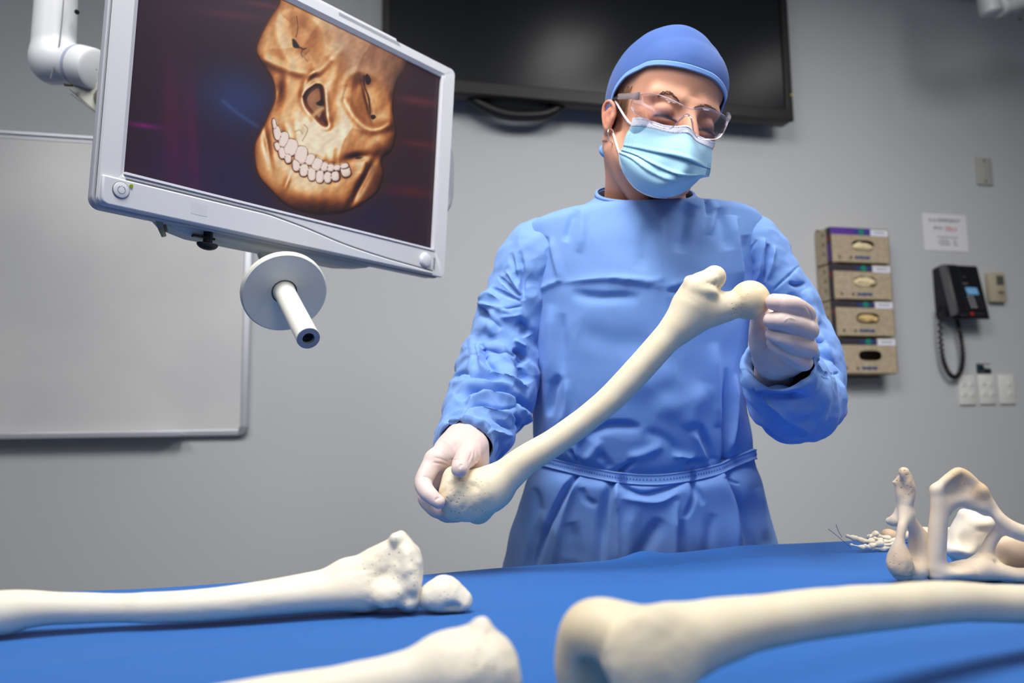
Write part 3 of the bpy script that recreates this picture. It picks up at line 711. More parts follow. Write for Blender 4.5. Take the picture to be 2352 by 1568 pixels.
# ---- hip bones and sacrum at the right
zh = .846
k_ = lambda x, y, dz=0.: PD(x, y, zh + dz)
pr = lambda r: r * zh / FPX
s = SDF((-.05, -.05, -.08), (.05, .06, .08), .0013, None, k_(2090, 1215))
s.chain([k_(2078, 1092), k_(2088, 1115), k_(2090, 1145), k_(2083, 1175), k_(2081, 1200)], [pr(13), pr(14), pr(11.5), pr(8.5), pr(9)], .006)
s.chain([k_(2066, 1108, .01), k_(2070, 1140, .012), k_(2070, 1175, .014), k_(2060, 1198, .016)], [pr(7), pr(10), pr(10), pr(10)], .006)
s.cone(k_(2053, 1114, .012), k_(2070, 1112, .01), pr(3.5), pr(7), .004)
s.chain([k_(2083, 1188), k_(2074, 1215, -.006), k_(2067, 1255, -.010), k_(2064, 1300, -.010)], [pr(8.5), pr(10), pr(9), pr(17)], .008)
s.cone(k_(2086, 1190, .004), k_(2112, 1240, .012), pr(9), pr(18), .012)
s.ell(k_(2112, 1282, .012), (pr(25), .012, pr(52)), .010); s.ell(k_(2066, 1305, -.006), (pr(19), .014, pr(36)), .016); s.ell(k_(2098, 1318, .0), (pr(32), .014, pr(26)), .010)
s.ell(k_(2079, 1140, .006), (pr(11), .008, pr(48)), .006)
s.ell(k_(2052, 1205, .02), (pr(10), .01, pr(10)), .006)
s.ell(k_(2082, 1248, .0), (pr(5.0), .05, pr(22)), .003, '-')
o = bone('hip_bone', 'upright hip bone seen edge-on, left of the arched one, narrow slit through it', s, m_bone3, [(k_(2072, 1300, -.01), .02, .5), (k_(2085, 1110), .02, .45)], [(k_(2085, 1110), .022, .8), (k_(2070, 1310, -.01), .02, .6)], seed=17); settle(o)

s = SDF((-.06, -.07, -.08), (.16, .07, .08), .0014, None, k_(2200, 1215))
s.chain([k_(2152, 1140), k_(2158, 1185), k_(2155, 1235), k_(2150, 1290), k_(2150, 1328)], [pr(13), pr(18), pr(20), pr(21), pr(21)], .008)
s.chain([k_(2152, 1138), k_(2178, 1114), k_(2204, 1098, .004), k_(2234, 1118, .004), k_(2258, 1141, .002)], [pr(11), pr(11.5), pr(11), pr(11), pr(8)], .006)
s.chain([k_(2258, 1141), k_(2280, 1178), k_(2303, 1210, -.004), k_(2340, 1236, -.006), k_(2400, 1250, -.004), k_(2460, 1240)], [pr(9), pr(9.5), pr(13), pr(18), pr(20), pr(22)], .008)
# sheet of bone between the rim and the opening
for x, y, rx, ry in ((2182, 1152, 26, 30), (2210, 1140, 30, 36), (2240, 1160, 24, 30), (2258, 1178, 18, 22), (2172, 1175, 16, 24)):
    s.ell(k_(x, y, .006), (pr(rx), .0070, pr(ry)), .008)
s.ell(k_(2224, 1224, .010), (pr(37), .05, pr(38)), .005, '-'); s.ell(k_(2215, 1142, -.010), (pr(26), .010, pr(20)), .008, '-'); s.ell(k_(2332, 1288, .006), (pr(52), .016, pr(34)), .010, '-')
s.ell(k_(2196, 1327, .004), (pr(58), .018, pr(18)), .012); s.ell(k_(2250, 1322, .012), (pr(60), .018, pr(24)), .012)
s.chain([k_(2300, 1225, .006), k_(2275, 1262, .012), k_(2262, 1300, .014)], [pr(12), pr(13), pr(18)], .012)
s.ell(k_(2330, 1285, .03), (pr(80), .012, pr(44)), .012); s.chain([k_(2262, 1318, .0), k_(2340, 1335, -.006), k_(2420, 1330, .0)], [pr(18), pr(16), pr(20)], .012)
s.ell(k_(2460, 1270, .02), (pr(50), .02, pr(48)), .014)
s.ell(k_(2300, 1307, -.004), (pr(12), .006, pr(5)), .004, '-')
o = bone('hip_bone', 'hip bone with an arched opening standing at the far right, wing out of frame', s, m_bone3, [(k_(2205, 1100), .02, .6), (k_(2255, 1140), .014, .7), (k_(2330, 1300, .03), .035, .45)], [(k_(2210, 1120), .02, .3)], seed=19); settle(o)

zs = .935
e_ = lambda x, y, dz=0.: PD(x, y, zs + dz); pe = lambda r: r * zs / FPX
s = SDF((-.06, -.05, -.08), (.07, .05, .06), .0014, None, e_(2235, 1250))
s.ell(e_(2242, 1222), (pr(36), .022, pr(24)), .010); s.cone(e_(2216, 1202), e_(2276, 1226), pe(12), pe(16), .010); s.ell(e_(2222, 1262), (pe(42), .02, pe(46)), .012)
s.ell(e_(2200, 1284, -.01), (pe(30), .016, pe(20)), .012); s.ell(e_(2262, 1272), (pe(30), .02, pe(40)), .012)
s.ell(e_(2226, 1264, -.026), (pe(18), .012, pe(20)), .008, '-'); s.ell(e_(2205, 1306, -.03), (pe(22), .010, pe(8)), .006, '-'); s.ell(e_(2186, 1255, -.012), (pe(6), .01, pe(18)), .006, '-')
s.ell(e_(2262, 1242, -.024), (pe(16), .006, pe(4)), .005, '-'); s.ell(e_(2240, 1306), (pe(50), .02, pe(16)), .012)
o = bone('sacrum', 'pale sacrum bone showing through the arched opening of the right hip bone', s, m_bone2, [(e_(2230, 1265), .03, .35)], [], seed=23); settle(o)

# ---- a rounded joint end poking out behind the hip bones, and the hand bones on their wire
zb = 1.13
s = SDF((-.03, -.03, -.03), (.17, .05, .035), .0014, None, PD(2040, 1228, zb))
u_ = lambda x, y, dz=0.: PD(x, y, zb + dz); pu = lambda r: r * zb / FPX
s.ell(u_(2040, 1228), (pu(16), .010, pu(15)), .004); s.cone(u_(2045, 1232), u_(2120, 1225, .01), pu(12), pu(9), .008); s.ell(u_(2124, 1222, .008), (pu(16), .012, pu(13)), .006)
s.cone(u_(2130, 1224, .01), u_(2180, 1224, .012), pu(9), pu(8), .008); s.ell(u_(2182, 1222, .012), (pu(14), .012, pu(12)), .006); s.cone(u_(2182, 1224, .012), u_(2300, 1216, .016), pu(8), pu(9), .008)
o = bone('forearm_bone', 'slender tan bone lying behind the hip bones, only its knobbly ends showing', s, m_bone3, [(u_(2040, 1228), .014, .9)], [], seed=29); settle(o)

hb = thing('hand_skeleton', 'small pale finger bones strung together at the back right of the table', 'hand skeleton', PZ(1995, 1268, HT))
def ph_(x0, y0, x1, y1, r0, r1, z, sd):
    a, b = PD(x0, y0, z), PD(x1, y1, z); r0, r1 = r0 * z / FPX, r1 * z / FPX
    s = SDF((-r0 * 1.6 - .003, -.014, -.014), (np.linalg.norm(b - a) + r1 * 1.6 + .003, .014, .014), .0007, frame_axes(b - a), a)
    w = (a + b) / 2
    s.cone(a, b, r0 * .62, r1 * .62, .003); s.ell(a, (r0, r0, r0), .003); s.ell(b, (r1, r1 * 1.05, r1), .003); s.cone(b, b + (a - b) * .15, r1 * .9, r1 * .7, .003)
    return bone('finger_bone', None, s, m_bone2, [((a + b) / 2, .03, .3)], [], parent=hb, seed=sd)
zz = 1.075
fb = [(1947, 1240, 1960, 1244, 5, 6), (1966, 1245, 1978, 1249, 6, 5.5), (1982, 1251, 2003, 1253, 5, 7), (2008, 1253, 2030, 1254, 6, 6), (2033, 1254, 2056, 1252, 6, 7),
      (1956, 1260, 1982, 1266, 3.5, 6), (1988, 1264, 1998, 1266, 5.5, 4.5), (2002, 1263, 2022, 1257, 6, 6.5), (2004, 1268, 2029, 1269, 5, 7), (2034, 1268, 2060, 1264, 5.5, 7), (2028, 1261, 2056, 1259, 5, 6),
      (1997, 1242, 2012, 1235, 5, 6.5), (2016, 1240, 2040, 1246, 6, 6), (2010, 1246, 2024, 1250, 5, 6)]
for i, f in enumerate(fb): ph_(*f, zz - .012 * (f[1] > 1256) + .02 * (f[1] < 1243 and f[0] > 1990), 40 + i)
lo = min((min(v.co.z for v in c.data.vertices) for c in hb.children)); hb.location.z -= lo - float(table_z(*PZ(1995, 1268, HT)[:2])) - .0002
m_wirel = mat('nylon_line', srgb(96, 122, 160), .4)
for pl in ([(1902, 1214), (1925, 1232), (1956, 1259)], [(1920, 1204), (1926, 1220), (1934, 1233)], [(1997, 1228), (1994, 1236), (1992, 1246)]):
    MB().tube(spline([PD(x, y, zz + .0) for x, y in pl], 10), .0004, 6).build('stringing_line', m_wirel, hb)
# ================================================================== the imaging monitor on its arm
MO = np.array([-0.23310376, 1.02302409, 1.40247551]); MX = np.array([0.79229503, 0.61009305, -0.00741958])
MY = np.array([0.05049327, -0.05344442, 0.9972934]); MN = np.array([0.60804524, -0.79052525, -0.07314934])
MX /= np.linalg.norm(MX); MN /= np.linalg.norm(MN)
MF = (MO, MX, MY, MN)
SW, SH = .530, .307
def mp(x, y, z=0): return MO + MX * x + MY * y + MN * z
def rrect(x0, y0, x1, y1, r, n=7):
    out = []
    for cx_, cy_, a0 in ((x1 - r, y1 - r, 0), (x0 + r, y1 - r, 90), (x0 + r, y0 + r, 180), (x1 - r, y0 + r, 270)):
        out += [(cx_ + r * math.cos(math.radians(a0 + 90 * k / n)), cy_ + r * math.sin(math.radians(a0 + 90 * k / n))) for k in range(n + 1)]
    return out
m_case = mat('monitor_light_grey', srgb(205, 206, 210), .42, .4)
m_case2 = mat('monitor_mid_grey', srgb(176, 178, 186), .45, .4)
m_groove = mat('monitor_groove', srgb(104, 108, 118), .5)
m_under = mat('monitor_underside', srgb(196, 198, 190), .5)
mon = thing('imaging_monitor', 'light grey medical monitor showing a skull scan, hanging at the upper left', 'monitor', mp(.26, .1, -.03))
x0, y0, x1, y1 = -.0315, -.0465, .5625, .330
# face frame as a strip between the outer outline and the screen opening
no = 8; outer = rrect(x0, y0, x1, y1, .010, no); inner = rrect(-.001, -.001, SW + .002, SH + .001, .002, no)
V = []; 
for (ax_, ay_), (bx_, by_) in zip(outer, inner):
    V += [mp(ax_, ay_, -.004), mp(ax_ * 0.996 + .001, ay_ * .992 + .001, .0), mp(bx_ + (-.006 if bx_ < .2 else .006), by_ + (-.006 if by_ < .1 else .006), .0), mp(bx_, by_, -.004), mp(bx_, by_, -.008)]
n = len(outer); Fc = [(5 * k + j, 5 * k + j + 1, 5 * ((k + 1) % n) + j + 1, 5 * ((k + 1) % n) + j) for k in range(n) for j in range(4)]
fb_ = link_mesh('face_frame', V, Fc, m_case, mon, True)
try: fb_.data.set_sharp_from_angle(angle=math.radians(30))
except Exception: pass
# inner rim around the picture
MB().prism(rrect(-.0022, -.0032, SW + .0035, -.0002, .0008), MF, -.004, .0012).build('picture_rim', mat('rim_white', srgb(224, 222, 226), .4), mon, True)
MB().prism(rrect(SW + .001, -.003, SW + .0042, SH + .002, .0008), MF, -.004, .0012).build('picture_rim', mat('rim_white2', srgb(214, 214, 222), .4), mon, True)
# lower control strip: a separate panel that swells downwards, its upper edge curving down to the right
top = [(-.0285, -.0102)] + [(x, -.0105) for x in np.linspace(.0, .19, 12)] + [tuple(p) for p in spline([(.2036, -.0110), (.2636, -.0176), (.3374, -.0285), (.418, -.0352), (.48, -.0382), (.530, -.0405)], 22)]
bot = [(x, -.0455) for x in np.linspace(.530, -.020, 34)] + [(-.0262, -.043), (-.0285, -.038)]
poly = top + bot
mm = MB(); mm.prism(poly, MF, -.004, .0042); mm.build('control_panel', m_case, mon, True, .0022, 60)
gp = spline([mp(*p, .0006) for p in top[1:]], 90)
MB().tube(gp + MY * .0016, .0019, 8).build('panel_groove', m_groove, mon, True)
MB().prism(rrect(.0835, -.0335, .1065, -.0185, .001), MF, .004, .0044).build('blank_badge', mat('badge_grey', srgb(198, 199, 203), .5), mon)
# back shell layers (the stepped edge)
for i, (lx_, by_, zz0, zz1, mm_) in enumerate(((-.0300, -.0455, -.012, -.0088, m_groove), (-.0335, -.0482, -.020, -.0095, m_case2), (-.0300, -.0462, -.0235, -.0195, m_groove), (-.0285, -.0472, -.034, -.023, m_case2))):
    MB().prism(rrect(lx_, by_, x1 - .002, y1 - .001, .014), MF, zz0, zz1).build('shell_layer', mm_, mon, True, .0018 if i % 2 else 0)
MB().prism(rrect(.06, .02, .48, .28, .03), MF, -.085, -.033).build('back_housing', m_case2, mon, True, .012)
MB().prism([(.30, y1 - .002), (.424, y1 - .002), (.430, y1 - .008), (.30, y1 - .008)], MF, -.006, .0).build('top_step', m_case2, mon)
MB().prism([(-.03, y1 - .002), (.424, y1 - .002), (.4205, y1 + .0035), (-.03, y1 + .0035)], MF, -.03, -.002).build('top_rail', m_case, mon, True, .001)
pw = MB().cyl(mp(-.0065, -.0245, .003), mp(-.0065, -.0245, .0062), .0098, n=36, bev=.0015).build('power_button', m_case, mon, True)
MB().tube([mp(-.0065 + .0098 * math.cos(a), -.0245 + .0098 * math.sin(a), .0046) for a in np.linspace(0, 2 * math.pi, 41)], .0006, 6).build('button_seam', m_groove, pw, True)
MB().tube([mp(-.0065 + .0045 * math.cos(a), -.0245 + .0045 * math.sin(a), .0062) for a in np.linspace(math.radians(112), math.radians(428), 30)], .00035, 6).build('power_symbol', m_groove, pw, True)
MB().tube([mp(-.0065, -.0205, .0062), mp(-.0065, -.0188, .0062)], .00035, 6).build('power_symbol', m_groove, pw, True)
MB().cyl(mp(.0051, -.0168, .003), mp(.0051, -.0168, .0056), .0022, n=14).build('indicator_light', mat('green_led', srgb(110, 130, 10), .3, emit=srgb(120, 140, 10), estr=.35), mon, True)
MB().cyl(mp(.5115, -.0228, .0), mp(.5115, -.0228, .0065), .0128, .0112, n=36, bev=.002).build('control_dial', mat('dial_white', srgb(216, 217, 221), .35), mon, True)
m_logo = mat('grey_logo_print', srgb(140, 144, 154), .5)
m = MB()
for k in range(6): m.box(mp(.5345, -.034 + k * .0036, .0004), (.0028 + .0012 * (k % 2), .0026, .0008), R=np.array([MX, MY, MN]).T)
o = m.build('sideways_lettering', m_logo, mon); o['kind'] = 'stuff'
# side handle behind the right edge and the bracket beneath
MB().tube(spline([mp(.560, .225, -.05), mp(.612, .208, -.06), mp(.622, .155, -.06), mp(.616, .100, -.06), mp(.560, .082, -.05)], 26), .009, 14).build('side_handle', m_case2, mon, True)
MB().prism([(.055, -.035), (.075, -.051), (.11, -.0575), (.36, -.0575), (.41, -.051), (.43, -.035)], MF, -.062, -.022).build('under_bracket', m_under, mon, True, .006)
MB().box(mp(.118, -.0565, -.0212), (.03, .008, .003), R=np.array([MX, MN, MY]).T).build('bracket_slot', m_black, mon)
def mpx(px, py, off):
    r = ray(px, py); t = ((MO + MN * off - CAM) @ MN) / (r @ MN); return CAM + r * t
lv = MB(); lv.tube([mpx(364, 506, -.024), mpx(371, 526, -.022), mpx(377, 543, -.020)], [.0042, .0040, .0030], 10); lv.build('clip_lever', mat('tan_lever', srgb(160, 158, 130), .5), mon, True)
MB().tube([mpx(378, 516, -.020), mpx(382, 532, -.018)], .0022, 8).build('clip_lever', mat('tan_lever2', srgb(130, 122, 96), .5), mon, True)
kn = MB(); c1 = mpx(477, 556, -.020); c2 = mpx(476, 566, -.020)
kn.cyl(c1 + MY * .014, c2, .0062, n=20); kn.build('thumb_screw', m_black, mon, True)
s_ = SDF((-.03, -.03, -.02), (.03, .03, .02), .001, np.array([MX, MN, MY]), c2)
s_.ell(c2 + MY * .0035, (.0150, .010, .0085), .002, A=np.array([MX, MN, MY])); s_.plane(c2 + MY * .0045, MY, .002)
V_, F_ = s_.mesh(); link_mesh('screw_wing', V_, F_, m_black, mon)
# sterile handle: stem, round guard and grip
m_hand = mat('handle_cream', srgb(226, 225, 214), .4)
hp = lambda px, py, z: PD(px, py, z)
gd0, gd1 = hp(652, 668, 1.13), hp(708, 776, 1.02)
axis = gd1 - gd0; axis = axis / np.linalg.norm(axis)
# the guard disc is turned so that its axis follows the grip
rg = 97 * 1.13 / FPX
hd = MB().tube(spline([mpx(608, 565, -.045), mpx(612, 585, -.050), mpx(628, 612, -.040), gd0 - axis * .0], 14), .0125, 18).build('grip_handle', m_under, mon, True)
def lathe(name, p0, ax_, prof, m_, par, n=64):
    ax_ = np.asarray(ax_) / np.linalg.norm(ax_); e1 = np.cross(ax_, [0, 0, 1.]); e1 /= np.linalg.norm(e1); e2 = np.cross(ax_, e1)
    a = np.linspace(0, 2 * math.pi, n, endpoint=False); V = []
    for r, d in prof: V.append(p0 + ax_ * d + r * (np.cos(a)[:, None] * e1 + np.sin(a)[:, None] * e2))
    F = grid_faces(len(prof), n, True)
    o = link_mesh(name, np.concatenate(V), F, m_, par, True)
    try: o.data.set_sharp_from_angle(angle=math.radians(35))
    except Exception: pass
    return o
lathe('guard_disc', gd0, axis, [(.001, -.009), (.03, -.008), (rg * .96, -.004), (rg, -.001), (rg, .006), (rg - .002, .0085), (rg - .003, .0085), (rg * .6, .0045), (.018, .003)], m_hand, hd)
L = np.linalg.norm(gd1 - gd0)
rgp = 25.5 * 1.06 / FPX
lathe('grip', gd0, axis, [(rgp * 1.10, .002), (rgp * 1.02, .008), (rgp, .02), (rgp, L - .006), (rgp * 1.02, L - .001), (rgp * 1.0, L)], m_hand, hd)
lathe('grip_cap', gd0, axis, [(rgp * 1.0, L - .001), (rgp * .99, L + .0015), (.0095, L + .0018), (.0078, L + .0018), (.0075, L - .008)], mat('cap_grey', srgb(150, 152, 164), .45), hd)
lathe('cap_hole', gd0, axis, [(.0078, L - .004), (.001, L - .0045)], mat('hole_black', srgb(8, 8, 10), .8), hd)

# ---- arm from the ceiling
m_armw = mat('arm_white', srgb(208, 210, 214), .4); m_seam = mat('arm_seam', srgb(120, 122, 128), .5)
sa = thing('ceiling_support_arm', 'white jointed support arm coming from the ceiling behind the monitor', 'arm', (-.5, 1.35, CEIL))
za = 1.42; A_ = lambda x, y, d=0.: PD(x, y, za + d); pa = lambda r: r * za / FPX
s = SDF((-.09, -.09, -.14), (.13, .09, .42), .003, None, A_(125, 150))
up = A_(120, 100) ; topz = A_(133, -330)
s.chain([A_(133, -330), A_(132, -150), A_(129, 0), A_(124, 90), A_(124, 132)], [pa(44), pa(44), pa(44.5), pa(46), pa(47)], .004)
s.ell(A_(122, 142), (pa(46), pa(46), pa(50)), .012); s.cone(A_(128, 140), A_(180, 150, -.01), pa(47), pa(45), .014)
V_, F_ = s.mesh(); link_mesh('drop_tube', V_, F_, m_armw, sa)
ca_ = A_(182, 151, -.012); cax = A_(230, 162, -.03) - ca_; cax /= np.linalg.norm(cax)
lathe('joint_ring', ca_, cax, [(pa(40), -.003), (pa(46.5), -.002), (pa(46.5), .004), (pa(40), .005)], mat('ring_blue_grey', srgb(160, 166, 190), .4), sa)
lathe('joint_drum', ca_, cax, [(pa(30), .003), (pa(45), .004), (pa(47), .006), (pa(46), .034), (pa(44), .040), (pa(38), .043), (.001, .043)], m_armw, sa)
# yoke: the flat bracket dropping to the monitor's back
MB().tube(spline([A_(146, 0, -.035), A_(141, 60, -.036), A_(133, 120, -.037), A_(116, 180, -.034)], 24), .0012, 6).build('cover_seam', m_seam, sa, True)
MB().box(A_(157, 195, -.034), (.014, .006, .004), bev=.001).build('cover_slot', m_black, sa)
MB().cyl(A_(176, 27, -.02), A_(177, 28, -.028), .004, n=10).build('cover_slot', m_black, sa)
yk = MB(); P0 = [A_(154, 202, -.02), A_(166, 194, -.02), A_(200, 196, -.02), A_(226, 186, -.02), A_(246, 176, -.02), A_(252, 285, -.02), A_(228, 268, -.02)]
wv = np.array([.35, .9, 0.]); wv /= np.linalg.norm(wv)
a1 = [yk.bm.verts.new(tuple(p)) for p in P0]; b1 = [yk.bm.verts.new(tuple(p + wv * .06)) for p in P0]
for k in range(len(P0)): yk.bm.faces.new((a1[k], a1[(k + 1) % len(P0)], b1[(k + 1) % len(P0)], b1[k]))
yk.bm.faces.new(a1); yk.bm.faces.new(b1[::-1]); yk.build('yoke', mat('yoke_grey', srgb(178, 180, 168), .5), sa, True, .004)
MB().tube([A_(163, 215, -.034), A_(224, 260, -.016)], .0012, 6).build('yoke_seam', m_seam, sa, True)
MB().tube([A_(240, 230, .03), mp(.05, .14, -.10), mp(.16, .15, -.085)], .022, 18).build('yoke_link', mat('yoke_link_grey', srgb(120, 116, 112), .5), sa, True)
MB().cyl((float(topz[0]), float(topz[1]), float(topz[2]) - .01), (float(topz[0]), float(topz[1]), CEIL), .034, n=28).build('ceiling_drop', m_armw, sa, True)
MB().cyl((float(topz[0]), float(topz[1]), CEIL - .05), (float(topz[0]), float(topz[1]), CEIL), .11, n=40, bev=.012).build('ceiling_rose', m_armw, sa, True)

# ---- the picture on the screen: a volume-rendered skull, computed here point by point
NXs, NYs = 540, 330
gx = np.linspace(0, SW, NXs); gy = np.linspace(0, SH, NYs)
GX, GY = np.meshgrid(gx, gy)
Vs = MO + GX.reshape(-1, 1) * MX + GY.reshape(-1, 1) * MY + MN * -.0068
px_, py_, _ = to_px(Vs)
cxp = ((px_ - 280) * 2.413).reshape(NYs, NXs); cyp = (py_ * 2.413).reshape(NYs, NXs)
# smooth the polygon masks by distance
def seg_dist(X, Y, poly, closed=True):
    d = np.full(X.shape, 1e9); p = np.asarray(poly, float); n = len(p)
    ins = np.zeros(X.shape, bool)
    for i in range(n if closed else n - 1):
        a, b = p[i], p[(i + 1) % n]; ba = b - a
        t = np.clip(((X - a[0]) * ba[0] + (Y - a[1]) * ba[1]) / (ba @ ba + 1e-9), 0, 1)
        d = np.minimum(d, np.hypot(X - a[0] - t * ba[0], Y - a[1] - t * ba[1]))
        if closed:
            c = ((a[1] > Y) != (b[1] > Y)) & (X < (b[0] - a[0]) * (Y - a[1]) / (b[1] - a[1] + 1e-12) + a[0]); ins ^= c
    return np.where(ins, d, -d) if closed else d
def cspl(pts, n=80):
    p = np.asarray(list(pts) + [pts[0]], float); return spline(np.vstack([p]), n)
X, Y = cxp, cyp
skull = cspl([(870, 20), (800, 130), (745, 255), (760, 325), (832, 440), (848, 540), (808, 640), (770, 725), (735, 800), (736, 900), (762, 985), (832, 1065), (905, 1135), (1000, 1178), (1100, 1192), (1235, 1180), (1350, 1122), (1420, 1062), (1452, 970), (1445, 885), (1500, 830), (1522, 720), (1505, 600), (1522, 470), (1580, 370), (1640, 200), (1500, -120), (1100, -200), (900, -80)], 260)
ds = seg_dist(X, Y, skull)
mask = sstep(-5, 7, ds)
def el(cx_, cy_, rx, ry, ang=0, p=1.0):                    # dome height in an ellipse, 0 outside
    a = math.radians(ang); u = (X - cx_) * math.cos(a) + (Y - cy_) * math.sin(a); v = -(X - cx_) * math.sin(a) + (Y - cy_) * math.cos(a)
    return np.clip(1 - (u / rx) ** 2 - (v / ry) ** 2, 0, 1) ** p
def gs(cx_, cy_, rx, ry, ang=0):
    a = math.radians(ang); u = (X - cx_) * math.cos(a) + (Y - cy_) * math.sin(a); v = -(X - cx_) * math.sin(a) + (Y - cy_) * math.cos(a)
    return np.exp(-(u / rx) ** 2 - (v / ry) ** 2)
def ridge(pts, w, closed=False): return np.exp(-(seg_dist(X, Y, spline(pts, 40) if len(pts) > 2 else pts, closed) / w) ** 2)
def blur(A, r):
    k = np.exp(-np.linspace(-2.2, 2.2, 2 * r + 1) ** 2); k /= k.sum()
    A = np.pad(A, ((r, r), (r, r)), 'edge')
    A = sum(k[i] * A[i:A.shape[0] - 2 * r + i, :] for i in range(2 * r + 1)); return sum(k[i] * A[:, i:A.shape[1] - 2 * r + i] for i in range(2 * r + 1))
Hh = 130 * np.sqrt(np.clip(ds, 0, 240) / 240)              # overall roundness falling off at the outline
Hh = Hh + 75 * gs(1090, 790, 230, 230) + 42 * gs(1060, 1090, 250, 80, 10) + 50 * gs(1260, 120, 330, 200)
sock_l = cspl([(880, 80), (940, 66), (1030, 100), (1100, 180), (1112, 270), (1080, 345), (1010, 365), (935, 325), (890, 240), (868, 150)], 90)
sock_r = cspl([(1238, 480), (1275, 425), (1340, 415), (1415, 455), (1470, 560), (1474, 645), (1430, 695), (1355, 685), (1285, 620), (1242, 560)], 90)
dl, dr_ = seg_dist(X, Y, sock_l), seg_dist(X, Y, sock_r)
for d_ in (dl, dr_): Hh = Hh - 36 * sstep(-16, 70, d_) + 4 * np.exp(-((d_ + 20) / 20) ** 2)
Hh = Hh + 30 * gs(1020, 175, 75, 95, 30) + 26 * gs(1410, 570, 45, 90, -20) + 24 * gs(1295, 540, 45, 85, -20) - 18 * gs(1360, 560, 12, 110, -14)
nose = cspl([(1075, 470), (1108, 480), (1122, 560), (1128, 640), (1138, 695), (1105, 690), (1060, 640), (1020, 590), (1010, 540), (1035, 500)], 80)
dn = seg_dist(X, Y, nose)
Hh = Hh + 10 * np.exp(-((dn + 12) / 16) ** 2) - 50 * sstep(-10, 22, dn)
Hh = Hh + 30 * ridge([(1190, 300), (1180, 400), (1150, 480), (1130, 560), (1140, 640)], 44)          # nasal bone
Hh = Hh + 22 * ridge([(1240, 560), (1300, 660), (1380, 720), (1480, 690)], 26) + 22 * ridge([(790, 330), (880, 370), (1000, 405), (1090, 395), (1150, 330)], 26) + 16 * ridge([(1060, 400), (1020, 450), (1000, 520)], 18)
Hh = Hh + 34 * gs(1450, 790, 75, 80) - 30 * gs(1310, 872, 64, 24, -8) - 40 * gs(872, 500, 26, 80, 10) + 26 * gs(900, 450, 40, 60, 20)
Hh = Hh - 34 * gs(1335, 1010, 22, 130, 28) - 26 * gs(806, 800, 18, 110, -10) + 16 * gs(915, 1010, 16, 50, 20)
for (ax_, ay_, bx_, by_) in ((905, 690, 930, 760), (960, 680, 975, 780), (1012, 720, 1020, 800), (1064, 770, 1075, 850), (1120, 800, 1120, 880), (1170, 820, 1165, 890)):
    Hh = Hh + 5 * ridge([(ax_, ay_), (bx_, by_)], 16)
teeth = [(845, 688, 11, 30, -8), (861, 738, 20, 40, -10), (897, 772, 25, 42, 10), (935, 817, 35, 47, 16), (993, 860, 33, 50, 10), (1045, 885, 23, 32, 22), (1083, 912, 27, 35, 22), (1123, 926, 20, 26, 10), (1158, 932, 19, 22, 6), (1195, 931, 18, 18, 0), (1236, 926, 22, 22, -10),
         (861, 812, 14, 24, -14), (887, 848, 18, 32, -10), (921, 878, 18, 28, -6), (966, 916, 20, 34, -4), (1009, 944, 23, 34, 4), (1053, 966, 22, 36, -4), (1098, 980, 22, 34, 2), (1142, 984, 20, 31, 0), (1184, 978, 22, 27, -6), (1241, 950, 26, 32, -16)]
tm = np.zeros(X.shape)
row = spline([(835, 745), (870, 800), (940, 872), (1010, 915), (1100, 945), (1180, 955), (1265, 925)], 60)
band = np.exp(-(seg_dist(X, Y, row, False) / 64) ** 4)
Hh = Hh - 10 * band
q1 = np.zeros(X.shape); q2_ = np.zeros(X.shape)
for (a_, b_, c_, d_, e_) in teeth:
    a2 = math.radians(e_); u_2 = ((X - a_) * math.cos(a2) + (Y - b_) * math.sin(a2)) / (c_ * 1.10); v_2 = (-(X - a_) * math.sin(a2) + (Y - b_) * math.cos(a2)) / (d_ * 1.08)
    q_ = np.clip(1 - np.abs(u_2) ** 2.6 - np.abs(v_2) ** 2.6, 0, 1)                                       # squarish crowns
    q2_ = np.maximum(q2_, np.minimum(q1, q_)); q1 = np.maximum(q1, q_)
gap_ = sstep(.02, .16, q1 - q2_)
tm = sstep(.04, .22, q1) * gap_
Hh = Hh + 20 * np.sqrt(q1) * (1 - .5 * sstep(.2, 0, q1 - q2_))
XY0 = np.stack([X.ravel(), Y.ravel(), 0 * X.ravel()], 1)
Hh = Hh + (bumps(XY0, 3.4, .013, 5, 4) + bumps(XY0 * np.array([1, .6, 1]), 1.1, .045, 8, 3)).reshape(X.shape) * (1 - tm)
Hs = blur(Hh, 2)
gX = np.gradient(Hs, axis=1) / np.gradient(X, axis=1); gY = np.gradient(Hs, axis=0) / np.where(np.abs(np.gradient(Y, axis=0)) < 1e-6, -1e-6, np.gradient(Y, axis=0))
kz = .95; nz_ = 1 / np.sqrt(1 + (gX * kz) ** 2 + (gY * kz) ** 2); lx, ly, lz = -.16, -.30, .94
lam = np.clip((-gX * kz * lx - gY * kz * ly + lz) * nz_, 0, 1)
cav = np.clip((blur(Hs, 14) - Hs) / 16, -1, 1.4)           # hollows turn dark, crests light
sh = lam * (.42 + .58 * nz_) - .20 * np.clip(cav, 0, 2) + .10 * np.clip(-cav, 0, 1)
sh = sh * (1 - .10 * sstep(0, 60, dl) * (1 - .9 * gs(1020, 175, 85, 110, 30))) * (1 - .12 * sstep(0, 60, dr_) * (1 - .8 * gs(1400, 580, 60, 120, -20)))
sh = sh * (1 - .16 * gs(1600, 350, 240, 260)) * (1 - .35 * gs(1440, 1000, 80, 120)) * (.86 + .30 * gs(1080, 790, 230, 200)) * (1 - .25 * gs(1080, 1180, 400, 60))
sh = np.clip((sh - .55) * 1.25 + .55, 0, 1.05)
ramp_x = [0, .16, .34, .52, .70, .86, 1.0]
ramp_c = np.array([[24, 12, 12], [70, 34, 22], [126, 68, 36], [176, 106, 58], [216, 148, 90], [244, 198, 142], [254, 234, 202]], float)
